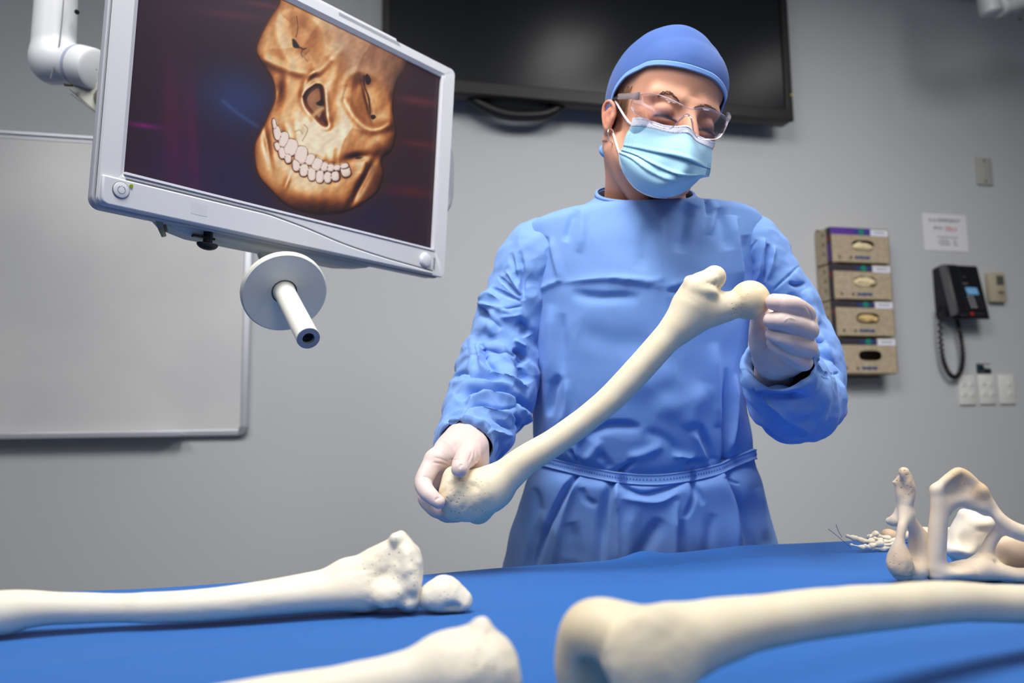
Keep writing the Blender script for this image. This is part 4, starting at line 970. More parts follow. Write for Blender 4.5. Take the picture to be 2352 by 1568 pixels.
col = np.stack([np.interp(sh, ramp_x, ramp_c[:, k]) for k in range(3)], -1)
tan = (sstep(-50, 70, -seg_dist(X, Y, [(1100, 60), (1200, 290), (1260, 400), (1420, 420), (1540, 560), (1700, 500), (1700, -200), (1000, -200)])) * -1 + 1)[..., None] * .62
col = col * (1 - tan) + np.stack([np.interp(sh, [0, .5, 1], [60, 158, 206]), np.interp(sh, [0, .5, 1], [40, 118, 170]), np.interp(sh, [0, .5, 1], [36, 98, 146])], -1) * tan
wt = np.stack([np.interp(sh, [0, .3, .7], [120, 222, 252]), np.interp(sh, [0, .3, .7], [88, 196, 232]), np.interp(sh, [0, .3, .7], [78, 182, 222])], -1)
col = col * (1 - tm[..., None]) + wt * tm[..., None]
def dark(v, k=1.0, c=(26, 14, 16)):
    global col; v = np.clip(v * k, 0, 1)[..., None]; col = col * (1 - v) + np.array(c, float) * v
col = col * (1 + bumps(XY0, .045, .09, 21, 3).reshape(X.shape)[..., None] * (1 - tm[..., None])); col = np.clip(col, 0, 255)
dark(np.clip(blur(sstep(.04, .2, q1), 2) * 2.4, 0, 1) * (1 - tm), .72, (74, 36, 26))
dark(sstep(0, 10, seg_dist(X, Y, cspl([(938, 212), (960, 215), (992, 262), (975, 272), (945, 262)], 40))), .95)
dark(ridge([(990, 265), (1005, 272), (1020, 268)], 4), .8); dark(ridge([(1003, 275), (994, 295), (1002, 315)], 3), .5); dark(ridge([(968, 90), (975, 150), (965, 205)], 2.5), .6); dark(ridge([(1040, 280), (1010, 310), (1030, 340)], 3), .25)
dark(sstep(0, 8, seg_dist(X, Y, cspl([(1340, 425), (1360, 405), (1385, 440), (1372, 472), (1350, 465)], 40))), .95)
dark(ridge([(1340, 420), (1345, 480), (1368, 540), (1372, 590), (1378, 630)], 4.5), .85); dark(sstep(0, 8, seg_dist(X, Y, cspl([(1372, 635), (1400, 632), (1412, 650), (1395, 666), (1378, 658)], 40))), .95)
dark(ridge([(1222, 560), (1228, 520), (1246, 470)], 6), .35, (120, 60, 34)); dark(ridge([(1010, 690), (1030, 720), (1000, 780)], 2.5), .5, (110, 58, 36)); dark(ridge([(960, 730), (985, 720), (1000, 740)], 4), .35, (120, 64, 36))
dark(sstep(-2, 12, dn), .55, (100, 52, 38))
dark(sstep(0, 10, seg_dist(X, Y, cspl([(1080, 475), (1108, 482), (1120, 540), (1122, 585), (1090, 590), (1070, 570), (1100, 545), (1096, 500)], 60))), .97)
dark(sstep(0, 8, seg_dist(X, Y, cspl([(1105, 625), (1122, 630), (1136, 690), (1118, 682), (1088, 660)], 40))), .8, (70, 30, 26))
bl_ = gs(1062, 535, 24, 34, 20)[..., None] * .8; col = col * (1 - bl_) + np.array((186, 124, 88.)) * bl_
bl_ = ridge([(1112, 600), (1080, 622), (1052, 650)], 12)[..., None] * .85; col = col * (1 - bl_) + np.array((232, 178, 122.)) * bl_
dark(sstep(0, 10, seg_dist(X, Y, cspl([(1285, 885), (1300, 866), (1345, 868), (1320, 885)], 40))), .9)
dark(ridge([(1355, 905), (1345, 980), (1300, 1060), (1275, 1120)], 8), .6, (60, 26, 20)); dark(sstep(0, 40, seg_dist(X, Y, cspl([(1370, 900), (1450, 890), (1448, 960), (1410, 1060), (1330, 1110), (1300, 1090), (1350, 1000)], 60))), .5, (84, 44, 28))
# behind the skull: dark wine to navy, room reflections painted in as coloured bands
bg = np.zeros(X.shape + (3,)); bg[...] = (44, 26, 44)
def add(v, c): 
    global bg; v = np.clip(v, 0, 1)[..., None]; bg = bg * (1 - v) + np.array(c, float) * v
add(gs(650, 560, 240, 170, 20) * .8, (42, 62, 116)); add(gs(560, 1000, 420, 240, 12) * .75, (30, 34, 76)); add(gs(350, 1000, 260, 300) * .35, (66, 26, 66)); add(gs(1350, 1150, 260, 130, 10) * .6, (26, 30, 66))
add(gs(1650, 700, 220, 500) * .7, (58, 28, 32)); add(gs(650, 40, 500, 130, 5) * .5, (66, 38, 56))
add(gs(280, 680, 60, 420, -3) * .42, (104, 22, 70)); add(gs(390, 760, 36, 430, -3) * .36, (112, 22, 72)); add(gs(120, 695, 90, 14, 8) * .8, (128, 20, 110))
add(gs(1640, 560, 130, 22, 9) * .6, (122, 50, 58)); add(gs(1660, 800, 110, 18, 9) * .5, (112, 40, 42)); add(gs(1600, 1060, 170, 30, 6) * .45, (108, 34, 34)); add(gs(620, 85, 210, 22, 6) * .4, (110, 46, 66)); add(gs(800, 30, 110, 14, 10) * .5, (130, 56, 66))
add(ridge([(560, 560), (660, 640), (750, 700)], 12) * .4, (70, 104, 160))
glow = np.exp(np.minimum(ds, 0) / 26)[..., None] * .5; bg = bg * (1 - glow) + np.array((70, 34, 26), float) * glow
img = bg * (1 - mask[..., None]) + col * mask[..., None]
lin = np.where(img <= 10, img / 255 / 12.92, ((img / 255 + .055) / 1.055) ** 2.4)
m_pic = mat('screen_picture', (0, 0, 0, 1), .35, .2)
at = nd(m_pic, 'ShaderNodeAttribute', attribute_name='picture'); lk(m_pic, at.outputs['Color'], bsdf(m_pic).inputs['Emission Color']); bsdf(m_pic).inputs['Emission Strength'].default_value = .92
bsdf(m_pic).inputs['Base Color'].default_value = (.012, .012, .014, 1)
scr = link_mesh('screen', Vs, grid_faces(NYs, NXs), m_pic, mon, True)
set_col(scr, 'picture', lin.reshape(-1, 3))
# ================================================================== the surgeon
person = thing('person', 'person in blue gown, cap and mask looking down at the long bone held up', 'person', (PD(1470, 900, 1.25)[0], PD(1470, 900, 1.25)[1], 0))
m_skin = mat('skin', srgb(214, 164, 140), .62, .3, sss=.25, sss_col=(.010, .004, .002))
_at = nd(m_skin, 'ShaderNodeAttribute', attribute_name='skin'); lk(m_skin, _at.outputs['Color'], bsdf(m_skin).inputs['Base Color'])
_tc = nd(m_skin, 'ShaderNodeTexCoord'); _n = nd(m_skin, 'ShaderNodeTexNoise'); _n.inputs['Scale'].default_value = 700; lk(m_skin, _tc.outputs['Object'], _n.inputs['Vector'])
_b = nd(m_skin, 'ShaderNodeBump'); _b.inputs['Strength'].default_value = .12; _b.inputs['Distance'].default_value = .0005; lk(m_skin, _n.outputs['Fac'], _b.inputs['Height']); lk(m_skin, _b.outputs['Normal'], bsdf(m_skin).inputs['Normal'])

# ---- head frame
HC = PD(1520, 268, 1.17)
_ro, _ya, _pi = math.radians(13), math.radians(18), math.radians(5)
_hx = math.cos(_ro) * RIGHT + math.sin(_ro) * DOWN; _hz = -math.cos(_ro) * DOWN + math.sin(_ro) * RIGHT; _hf = -AHEAD
_f = math.cos(_ya) * _hf + math.sin(_ya) * _hx; HXA = math.cos(_ya) * _hx - math.sin(_ya) * _hf
HYA = math.cos(_pi) * _f - math.sin(_pi) * _hz; HZA = math.cos(_pi) * _hz + math.sin(_pi) * _f
HR = np.array([HXA, HYA, HZA])
def hw(x, y, z): return HC + HXA * x + HYA * y + HZA * z
s = SDF((-.10, -.125, -.21), (.10, .135, .135), .0017, HR, HC)
s.ell(hw(0, -.014, .034), (.0735, .095, .080), .01, A=HR)
s.ell(hw(0, .040, .046), (.060, .047, .050), .02, A=HR)
s.ell(hw(0, .026, -.030), (.0595, .064, .082), .02, A=HR)
s.chain([hw(-.048, .000, -.060), hw(-.038, .042, -.092), hw(0, .074, -.104), hw(.038, .042, -.092), hw(.048, .000, -.060)], [.0145, .015, .017, .015, .0145], .016)
s.ell(hw(0, .080, -.103), (.018, .014, .014), .014, A=HR)
for sx in (-1, 1):
    s.ell(hw(sx * .039, .058, -.030), (.0225, .022, .020), .018, A=HR)
    s.cone(hw(sx * .016, .0825, .008), hw(sx * .047, .067, .010), .0070, .0066, .016)
    s.ell(hw(sx * .0325, .096, -.013), (.017, .014, .0125), .010, '-', A=HR)
    s.ell(hw(sx * .0325, .0730, -.014), (.0135, .0135, .0130), .004, A=HR)
    s.ell(hw(sx * .0325, .0735, -.0125), (.0138, .0132, .0118), .003, A=HR)          # lowered upper lid
    s.chain([hw(sx * .019, .0845, -.0235), hw(sx * .0325, .0880, -.0260), hw(sx * .046, .0790, -.0235)], [.0025, .003, .0025], .008)
s.chain([hw(0, .084, .002), hw(0, .093, -.012), hw(0, .104, -.030), hw(0, .112, -.042)], [.0075, .0075, .0095, .0105], .012)
for sx in (-1, 1): s.ell(hw(sx * .0115, .101, -.046), (.0085, .011, .008), .006, A=HR)
s.ell(hw(0, .0915, -.069), (.023, .009, .0055), .006, A=HR); s.ell(hw(0, .0900, -.078), (.019, .009, .0065), .005, A=HR)
s.cone(hw(-.02, .1005, -.0735), hw(.02, .1005, -.0735), .0022, .0022, .003, '-')
for sx in (-1, 1):                                           # ears
    X_ = sx * .0715; ez, k_ = -.0186, .66
    E = lambda x, y, z: hw(X_ + sx * x * k_, -.010 + (y + .010) * k_, ez + z * k_)
    s.ell(E(.004, -.010, -.008), (.006, .012, .021), .007, A=HR)
    s.chain([E(0, .004, .000), E(.008, .002, .018), E(.015, -.012, .027), E(.018, -.026, .018), E(.015, -.026, -.002), E(.010, -.016, -.022), E(.005, -.006, -.032)], [.0024, .0027, .0029, .0030, .0029, .0034, .0042], .003)
    s.chain([E(.008, -.010, .012), E(.012, -.017, .002), E(.008, -.012, -.014)], [.0024, .0026, .0024], .003)
    s.ell(E(.0125, -.001, -.006), (.0030, .0045, .0065), .003, '-', A=HR)
    s.ell(E(.004, .004, -.008), (.0032, .0032, .005), .003, A=HR)
NB = PD(1468, 520, 1.25)
s.chain([hw(-.004, -.035, -.045), PD(1485, 400, 1.205), PD(1474, 455, 1.232), PD(1466, 520, 1.245)], [.050, .050, .052, .056], .014)
s.cone(hw(-.026, -.028, -.060), PD(1447, 456, 1.232), .034, .034, .02); s.cone(hw(.026, -.028, -.060), PD(1520, 460, 1.232), .036, .036, .02)
s.chain([hw(-.060, -.020, -.055), PD(1432, 400, 1.165), PD(1470, 470, 1.165)], [.010, .011, .010], .02)     # the neck's side tendon
V1, F1 = s.mesh(); N1 = vnormals(V1, F1)
Lh = (V1 - HC) @ HR.T
# faint lines across the brow
for zc_, wob in ((.052, .003), (.060, .004), (.067, .003)):
    dz_ = Lh[:, 2] - zc_ - wob * np.sin(Lh[:, 0] * 60 + zc_ * 300) + Lh[:, 0] ** 2 * 2.5
    V1 = V1 - N1 * (.00035 * np.exp(-(dz_ / .0016) ** 2) * (Lh[:, 1] > .05) * sstep(.05, .03, np.abs(Lh[:, 0])))[:, None]
base = np.array(srgb(212, 158, 132)[:3]); red = np.array(srgb(200, 118, 98)[:3]); lidc = np.array(srgb(108, 84, 104)[:3]); lipc = np.array(srgb(186, 100, 96)[:3]); browc = np.array(srgb(112, 82, 66)[:3])
C1 = np.tile(base, (len(V1), 1))
def mixc(w, c):
    global C1; w = np.clip(w, 0, 1)[:, None]; C1 = C1 * (1 - w) + np.asarray(c) * w
g3 = lambda x, y, z, r: np.exp(-(((Lh - np.array([x, y, z])) ** 2).sum(1) / r ** 2))
for sx in (-1, 1):
    mixc(.55 * g3(sx * .045, .07, -.035, .022), red); mixc(.6 * g3(sx * .086, -.014, -.016, .024), red); mixc(.35 * g3(sx * .083, -.006, -.030, .009), np.array(srgb(170, 84, 70)[:3]))
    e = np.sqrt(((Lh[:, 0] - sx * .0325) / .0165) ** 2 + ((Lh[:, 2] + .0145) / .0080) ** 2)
    mixc(.42 * sstep(1.3, .45, e) * (Lh[:, 1] > .06), lidc)  # bluish makeup on the eyelids
    lash = np.exp(-((Lh[:, 2] + .0195 + .25 * (np.abs(Lh[:, 0] * sx - .0325)) ** 2 / .02) / .0021) ** 2) * sstep(.0185, .015, np.abs(Lh[:, 0] * sx - .0325)) * (Lh[:, 1] > .06)
    mixc(.72 * np.exp(-((Lh[:, 2] + .0200) / .0048) ** 2) * sstep(.021, .012, np.abs(Lh[:, 0] * sx - .0325)) * (Lh[:, 1] > .06), np.array(srgb(44, 44, 84)[:3]))
    mixc(lash, np.array(srgb(20, 22, 52)[:3]))
mixc(.6 * g3(0, .112, -.043, .016), red); mixc(np.exp(-((Lh[:, 0] / .022) ** 2 + ((Lh[:, 2] + .0735) / .008) ** 2) ** 2) * (Lh[:, 1] > .08), lipc)
mixc(.25 * sstep(-.09, -.14, Lh[:, 2]), red)

# ---- the rest of the body, hidden beneath the gown, at a coarser grain
PXc, PYc = float(person.location.x), float(person.location.y)
b_ = lambda x, y, z: np.array([PXc + x, PYc + y, z])
s = SDF((PXc - .45, PYc - .42, -.01), (PXc + .45, PYc + .25, 1.48), .0085)
SHR, SHL = PD(1268, 600, 1.255), PD(1690, 585, 1.255)
ELR, ELL = PD(1118, 905, 1.20), PD(1862, 905, 1.19)
WRR, WRL = PD(1070, 1004, 1.012), PD(1782, 842, 1.02)
s.ell(b_(0, .005, 1.25), (.135, .070, .13), .04); s.ell(b_(0, .045, 1.06), (.12, .078, .14), .06); s.ell(b_(0, .088, .90), (.15, .082, .12), .05)
s.cone(SHR, SHL, .040, .040, .03); s.cone(PD(1466, 520, 1.255), b_(0, .005, 1.32), .054, .055, .04)
s.chain([SHR, ELR], [.040, .034], .03); s.chain([ELR, WRR], [.033, .018], .02); s.chain([SHL, ELL], [.040, .034], .03); s.chain([ELL, WRL], [.033, .018], .02)
for sx in (-1, 1):
    s.cone(b_(sx * .072, .090, .86), b_(sx * .080, .088, .48), .064, .048, .04); s.cone(b_(sx * .080, .088, .48), b_(sx * .09, .075, .10), .050, .034, .02)
    s.cone(b_(sx * .09, .07, .04), b_(sx * .10, -.10, .03), .036, .030, .02)
V2, F2 = s.mesh()
bodyV = np.concatenate([V1, V2]); bodyF = np.concatenate([F1, F2 + len(V1)])
body = link_mesh('body', bodyV, bodyF, m_skin, person)
set_col(body, 'skin', np.concatenate([C1, np.tile(base, (len(V2), 1))]))
for sx in (-1, 1):
    sh = SDF((-.07, -.19, -.005), (.07, .09, .09), .004, None, b_(sx * .095, .05, 0))
    sh.cone(b_(sx * .092, .085, .045), b_(sx * .103, -.11, .034), .047, .040, .02); sh.cone(b_(sx * .09, .07, .05), b_(sx * .09, .065, .075), .046, .042, .02); sh.plane(b_(0, 0, .004), (0, 0, -1.)) 
    V, F = sh.mesh(); link_mesh('shoe', V, F, mat('white_clog', srgb(214, 216, 218), .5), person)
HEADBVH = BVHTree.FromPolygons([Vector(v) for v in V1], [tuple(map(int, f)) for f in F1])
def face_depth(px, py):
    d = Vector(ray(px, py)); L_ = d.length; hit = HEADBVH.ray_cast(Vector(CAM), d / L_)
    return None if hit[0] is None else hit[3] / L_

# ---- gown
def cloth(name, col1, bumpk=.22, pitch=640.0, tex=True):
    m = mat(name, col1, .72, .22); bsdf(m).inputs['Sheen Weight'].default_value = .12
    uv = nd(m, 'ShaderNodeUVMap', uv_map='uv'); sx_ = nd(m, 'ShaderNodeSeparateXYZ'); lk(m, uv.outputs['UV'], sx_.inputs['Vector'])
    def wave(a, b):
        d = nd(m, 'ShaderNodeVectorMath', operation='DOT_PRODUCT'); d.inputs[1].default_value = (a, b, 0); lk(m, uv.outputs['UV'], d.inputs[0])
        w = nd(m, 'ShaderNodeMath', operation='SINE'); lk(m, d.outputs['Value'], w.inputs[0]); return w.outputs[0]
    k = 2 * math.pi * pitch
    p = nd(m, 'ShaderNodeMath', operation='MULTIPLY'); lk(m, wave(k * .72, k * .66), p.inputs[0]); lk(m, wave(-k * .72, k * .66), p.inputs[1])
    n = nd(m, 'ShaderNodeTexNoise'); n.inputs['Scale'].default_value = 70; n.inputs['Detail'].default_value = 5; lk(m, uv.outputs['UV'], n.inputs['Vector'])
    n2 = nd(m, 'ShaderNodeMath', operation='MULTIPLY_ADD'); n2.inputs[1].default_value = 3.2; lk(m, n.outputs['Fac'], n2.inputs[0]); lk(m, p.outputs[0], n2.inputs[2])
    b = nd(m, 'ShaderNodeBump'); b.inputs['Strength'].default_value = bumpk; b.inputs['Distance'].default_value = .0007
    lk(m, n2.outputs[0], b.inputs['Height']); lk(m, b.outputs['Normal'], bsdf(m).inputs['Normal'])
    r = nd(m, 'ShaderNodeMapRange'); r.inputs['From Min'].default_value = -1; r.inputs['From Max'].default_value = 1; r.inputs['To Min'].default_value = .90; r.inputs['To Max'].default_value = 1.05; lk(m, p.outputs[0], r.inputs['Value'])
    mx = nd(m, 'ShaderNodeVectorMath', operation='SCALE'); mx.inputs[0].default_value = col1[:3]; lk(m, r.outputs['Result'], mx.inputs['Scale']); lk(m, mx.outputs['Vector'], bsdf(m).inputs['Base Color'])
    return m
GOWN = srgb(122, 162, 226)
m_gown = cloth('gown_cloth', GOWN, .22)
m_gown2 = cloth('gown_trim_cloth', srgb(126, 165, 228), .2)
def pl_dist(x, y, pts):
    p = np.asarray(pts, float); best = np.full(x.shape, 1e9); sgn = np.zeros(x.shape); tt = np.zeros(x.shape)
    L = np.concatenate([[0], np.cumsum(np.hypot(*(p[1:] - p[:-1]).T))])
    for i in range(len(p) - 1):
        a, b = p[i], p[i + 1]; ba = b - a; l = np.hypot(*ba)
        t = np.clip(((x - a[0]) * ba[0] + (y - a[1]) * ba[1]) / (l * l), 0, 1)
        d = np.hypot(x - a[0] - t * ba[0], y - a[1] - t * ba[1]); m = d < best
        best = np.where(m, d, best); c = ba[0] * (y - a[1]) - ba[1] * (x - a[0]); sgn = np.where(m, np.sign(c), sgn); tt = np.where(m, (L[i] + t * l) / L[-1], tt)
    return best, sgn, tt
def folds(V, F, strokes, gain=1.0):
    """press folds into a cloth surface; a stroke is (points as seen in the photograph, height in mm, width on its left side, on its right side, kind)"""
    x, y, z = to_px(V); N = vnormals(V, F); view = CAM - V; view /= np.linalg.norm(view, axis=1, keepdims=True)
    nv = (N * view).sum(1)
    if np.median(nv[nv != 0]) < -9: N = -N
    front = sstep(-.05, .25, nv); disp = np.zeros(len(V))
    for st in strokes:
        pts, amp, w1, w2 = st[:4]; sharp = len(st) > 4 and st[4] == 's'
        P = spline(np.asarray(pts, float), 8 * len(pts)) if len(pts) > 2 else np.asarray(pts, float)
        R = 3.2 * max(w1, w2)
        sel = (x > P[:, 0].min() - R) & (x < P[:, 0].max() + R) & (y > P[:, 1].min() - R) & (y < P[:, 1].max() + R) & (front > 0)
        if not sel.any(): continue
        d, sg, t = pl_dist(x[sel], y[sel], P)
        w = np.where(sg > 0, w2, w1)                        # the right of the walking direction is below it on screen
        f = np.exp(-(np.sqrt(d * d + 2.2) - 1.48) / w * 1.2) if sharp else np.exp(-(d / w) ** 2)
        ends = np.clip(np.minimum(t, 1 - t) / .22, 0, 1) ** .7
        end_open = len(st) > 5
        if end_open: ends = np.clip((1 - t) / .5, 0, 1) ** .8 if st[5] == 'a' else np.clip(t / .5, 0, 1) ** .8
        disp[sel] += amp * .00115 * gain * f * ends
    return V + N * (disp * front)[:, None]
def torso_ring(py, xl, xr, zc, b, tilt, n=2.3):
    A, B = PD(xl, py, zc), PD(xr, py, zc); c = (A + B) / 2; h = (B - A) / 2; h[2] = 0
    d = np.array([-h[1], h[0], 0]); d /= np.linalg.norm(d)
    return np.concatenate([c, h, d * b, [tilt, n]])
T_ = [(447, 1372, 1590, 1.225, .062, .032), (456, 1364, 1604, 1.228, .068, .026), (466, 1345, 1632, 1.232, .074, .019), (478, 1316, 1668, 1.236, .082, .011), (492, 1277, 1718, 1.240, .090, .003), (508, 1234, 1741, 1.242, .097, 0), (526, 1204, 1748, 1.244, .103, 0),
      (560, 1200, 1745, 1.245, .112, 0), (600, 1203, 1738, 1.245, .120, 0), (660, 1207, 1728, 1.245, .128, 0), (740, 1209, 1716, 1.245, .130, 0), (830, 1213, 1706, 1.247, .130, 0), (920, 1219, 1706, 1.25, .128, 0), (1000, 1226, 1716, 1.255, .124, 0), (1040, 1229, 1719, 1.258, .121, 0),
      (1075, 1222, 1728, 1.262, .120, 0), (1110, 1208, 1741, 1.266, .125, 0), (1160, 1190, 1753, 1.28, .132, 0), (1220, 1172, 1770, 1.292, .136, 0), (1290, 1156, 1788, 1.305, .138, 0)]
kn = np.array([torso_ring(*t) for t in T_])
last = kn[-1].copy(); ex = []
for zz_, kx, kb in ((.70, 1.10, 1.0), (.5, 1.16, 1.02), (.32, 1.2, 1.05)):
    r_ = last.copy(); r_[2] = zz_; r_[3:6] *= kx; r_[6:9] *= kb; ex.append(r_)
top_n, low_n = 330, 60
R1 = spline(kn, top_n); R2 = spline(np.vstack([kn[-2:], np.array(ex)]), low_n)[low_n // 4 + 1:]
RR = np.vstack([R1, R2]); NT = 440
th_ = np.linspace(0, 2 * math.pi, NT, endpoint=False)
def spow(v, e): return np.sign(v) * np.abs(v) ** e
def ring_pts(r, th):
    e = 2 / r[10]; cx_, sn = spow(np.cos(th), e), spow(np.sin(th), e)
    P = r[:3] + np.outer(cx_, r[3:6]) + np.outer(sn, r[6:9]); P[:, 2] += r[9] * sn; return P
GV = np.concatenate([ring_pts(r, th_) for r in RR]); GF = grid_faces(len(RR), NT, True)[:, ::-1]
gxm = np.tile(th_ / (2 * math.pi) * 1.25, len(RR)); gym = GV[:, 2].copy(); GUV = np.stack([gxm, gym], 1)
BELT = [(1200, 1046), (1265, 1064), (1330, 1081), (1412, 1096), (1500, 1102), (1585, 1094), (1650, 1079), (1728, 1043)]
S_T = [(BELT, -7, 20, 20), 
  ([(1322, 480), (1310, 515), (1298, 555)], -3.5, 9, 9), ([(1340, 470), (1338, 520), (1330, 580)], 2.5, 10, 10), ([(1262, 545), (1236, 605), (1222, 668)], -4.5, 7, 12), ([(1262, 545), (1276, 600), (1287, 652)], 3.5, 10, 6),
  ([(1237, 668), (1262, 655), (1290, 644)], 3.0, 8, 3, 's'), ([(1285, 650), (1335, 645), (1400, 640), (1460, 647), (1530, 661)], 3.2, 14, 4, 's'), ([(1395, 640), (1460, 642), (1500, 646), (1522, 637)], 2.2, 6, 3, 's'), ([(1312, 671), (1370, 680), (1430, 679), (1470, 683)], -4.0, 8, 14),
  ([(1522, 458), (1522, 550), (1521, 640)], 1.8, 1.5, 26, 's', 'b'), ([(1531, 660), (1532, 760)], 0.9, 1.5, 6, 's'), ([(1530, 660), (1575, 648), (1600, 642)], 3.0, 9, 3, 's'), ([(1530, 668), (1580, 664)], -2.5, 4, 6),
  ([(1592, 470), (1572, 515), (1560, 580)], -5, 15, 18), ([(1620, 452), (1627, 478), (1631, 498)], -4.5, 5, 6), ([(1636, 460), (1640, 492), (1628, 540)], 3.5, 8, 9), ([(1650, 478), (1662, 520), (1672, 575)], -4, 10, 14), ([(1500, 500), (1485, 560), (1470, 620)], -2.2, 18, 18),
  ([(1691, 496), (1687, 530), (1693, 575), (1700, 620), (1703, 660)], 7.5, 3.0, 24, 's'), ([(1712, 540), (1714, 590), (1720, 650)], -4, 12, 10),
  ([(1667, 845), (1668, 950), (1669, 1058)], -9, 8, 6, 'g', 'b'), ([(1690, 860), (1686, 960), (1672, 1058)], 6, 7, 4, 's'), ([(1640, 790), (1646, 880), (1652, 980)], 4, 12, 14), ([(1620, 880), (1600, 940), (1575, 985)], 3, 22, 20), ([(1606, 975), (1622, 1010), (1640, 1056)], -5, 7, 10, 'g', 'b'), ([(1590, 990), (1612, 1030), (1628, 1062)], 3.5, 8, 8),
  ([(1426, 1084), (1444, 1068), (1464, 1052)], -6, 6, 6, 'g', 'a'), ([(1440, 1050), (1480, 1040), (1520, 1020)], 3.5, 10, 10), ([(1577, 1074), (1594, 1062), (1616, 1068)], -5, 6, 6), ([(1545, 1046), (1575, 1050), (1600, 1054)], 3, 8, 6), ([(1480, 990), (1530, 1010), (1560, 1046)], -2.6, 12, 12), ([(1500, 930), (1560, 930), (1620, 900)], 3, 24, 26),
  ([(1288, 720), (1290, 790), (1293, 860)], -3, 11, 12), ([(1264, 700), (1262, 800), (1258, 880)], 3, 12, 12), ([(1283, 862), (1266, 900), (1259, 955)], -5.5, 9, 8), ([(1300, 870), (1300, 930), (1285, 985)], 3.5, 9, 9), ([(1238, 840), (1234, 930), (1240, 1010)], -3, 7, 8), ([(1348, 1004), (1388, 980), (1440, 976), (1472, 984)], -5, 7, 12), ([(1352, 985), (1326, 1015), (1331, 1060)], 4.5, 4, 9, 's'), ([(1312, 1030), (1322, 1055), (1328, 1066)], -5, 5, 5), ([(1375, 1040), (1392, 1060), (1400, 1078)], -4, 9, 9), ([(1340, 1060), (1360, 1040), (1380, 1010)], 3, 10, 10), ([(1330, 760), (1420, 790), (1500, 780)], -2.4, 30, 30), ([(1420, 860), (1480, 880), (1560, 850)], 2.6, 34, 30),
  ([(1318, 1094), (1292, 1135), (1250, 1225), (1215, 1340)], -9, 9, 5, 'g', 'a'), ([(1322, 1096), (1308, 1140), (1282, 1225), (1262, 1340)], 4.5, 10, 10, 'g', 'a'), ([(1411, 1108), (1398, 1150), (1388, 1215), (1378, 1340)], -7.5, 5, 14, 'g', 'a'), ([(1412, 1108), (1416, 1160), (1417, 1215), (1418, 1340)], 6, 16, 5, 's', 'a'), ([(1418, 1112), (1468, 1135), (1520, 1130), (1575, 1110)], -6, 6, 8), ([(1425, 1140), (1470, 1148), (1515, 1150), (1560, 1128)], 3.5, 4, 8, 's'),
  ([(1593, 1110), (1594, 1145), (1572, 1192)], -5, 5, 6), ([(1594, 1110), (1606, 1140), (1616, 1160)], -5, 7, 5, 'g', 'a'), ([(1557, 1150), (1553, 1200), (1554, 1262), (1556, 1380)], 7, 3, 22, 's'), ([(1570, 1190), (1566, 1230), (1564, 1380)], -5, 10, 8), ([(1669, 1094), (1684, 1150), (1691, 1245), (1698, 1380)], 8, 4, 16, 's', 'a'), ([(1673, 1098), (1702, 1170), (1722, 1245), (1750, 1380)], -8, 10, 9, 'g', 'a'), ([(1518, 1190), (1492, 1235), (1450, 1310)], -6, 15, 14), ([(1470, 1160), (1450, 1200), (1436, 1330)], 4, 18, 18), ([(1640, 1180), (1630, 1220), (1622, 1340)], -3.5, 12, 14), ([(1228, 1120), (1236, 1160), (1226, 1240), (1206, 1340)], -4, 11, 11), ([(1246, 1170), (1222, 1230), (1196, 1340)], 3, 12, 14), ([(1336, 1120), (1345, 1148), (1372, 1160)], -2.4, 6, 8), ([(1676, 1100), (1690, 1108), (1700, 1112)], -2, 2.5, 3), ([(1740, 1120), (1752, 1180), (1762, 1240)], 3, 12, 10), ([(1310, 1200), (1318, 1250), (1322, 1340)], -3.5, 16, 16)]
GV = folds(GV, GF, S_T, 1.25)
_n = vnormals(GV, GF)
lowf = sstep(.9, .6, GV[:, 2])
GV = GV + _n * ((.010 * lowf * np.sin(np.tile(th_, len(RR)) * 13) + bumps(GV, .0008, 34, 3, 3) - .0020 * np.abs(bumps(GV * np.array([1, 1, .6]), .5, 26, 11, 2)) - .0020 * np.abs(bumps(GV * np.array([1, 1, .8]), .5, 60, 16, 2)) + .0012))[:, None]
gown = link_mesh('gown', GV, GF, m_gown, person); set_uv(gown, GUV); solidify(gown, .0012, -1)
gown['label'] = 'light blue disposable gown with a creased front'

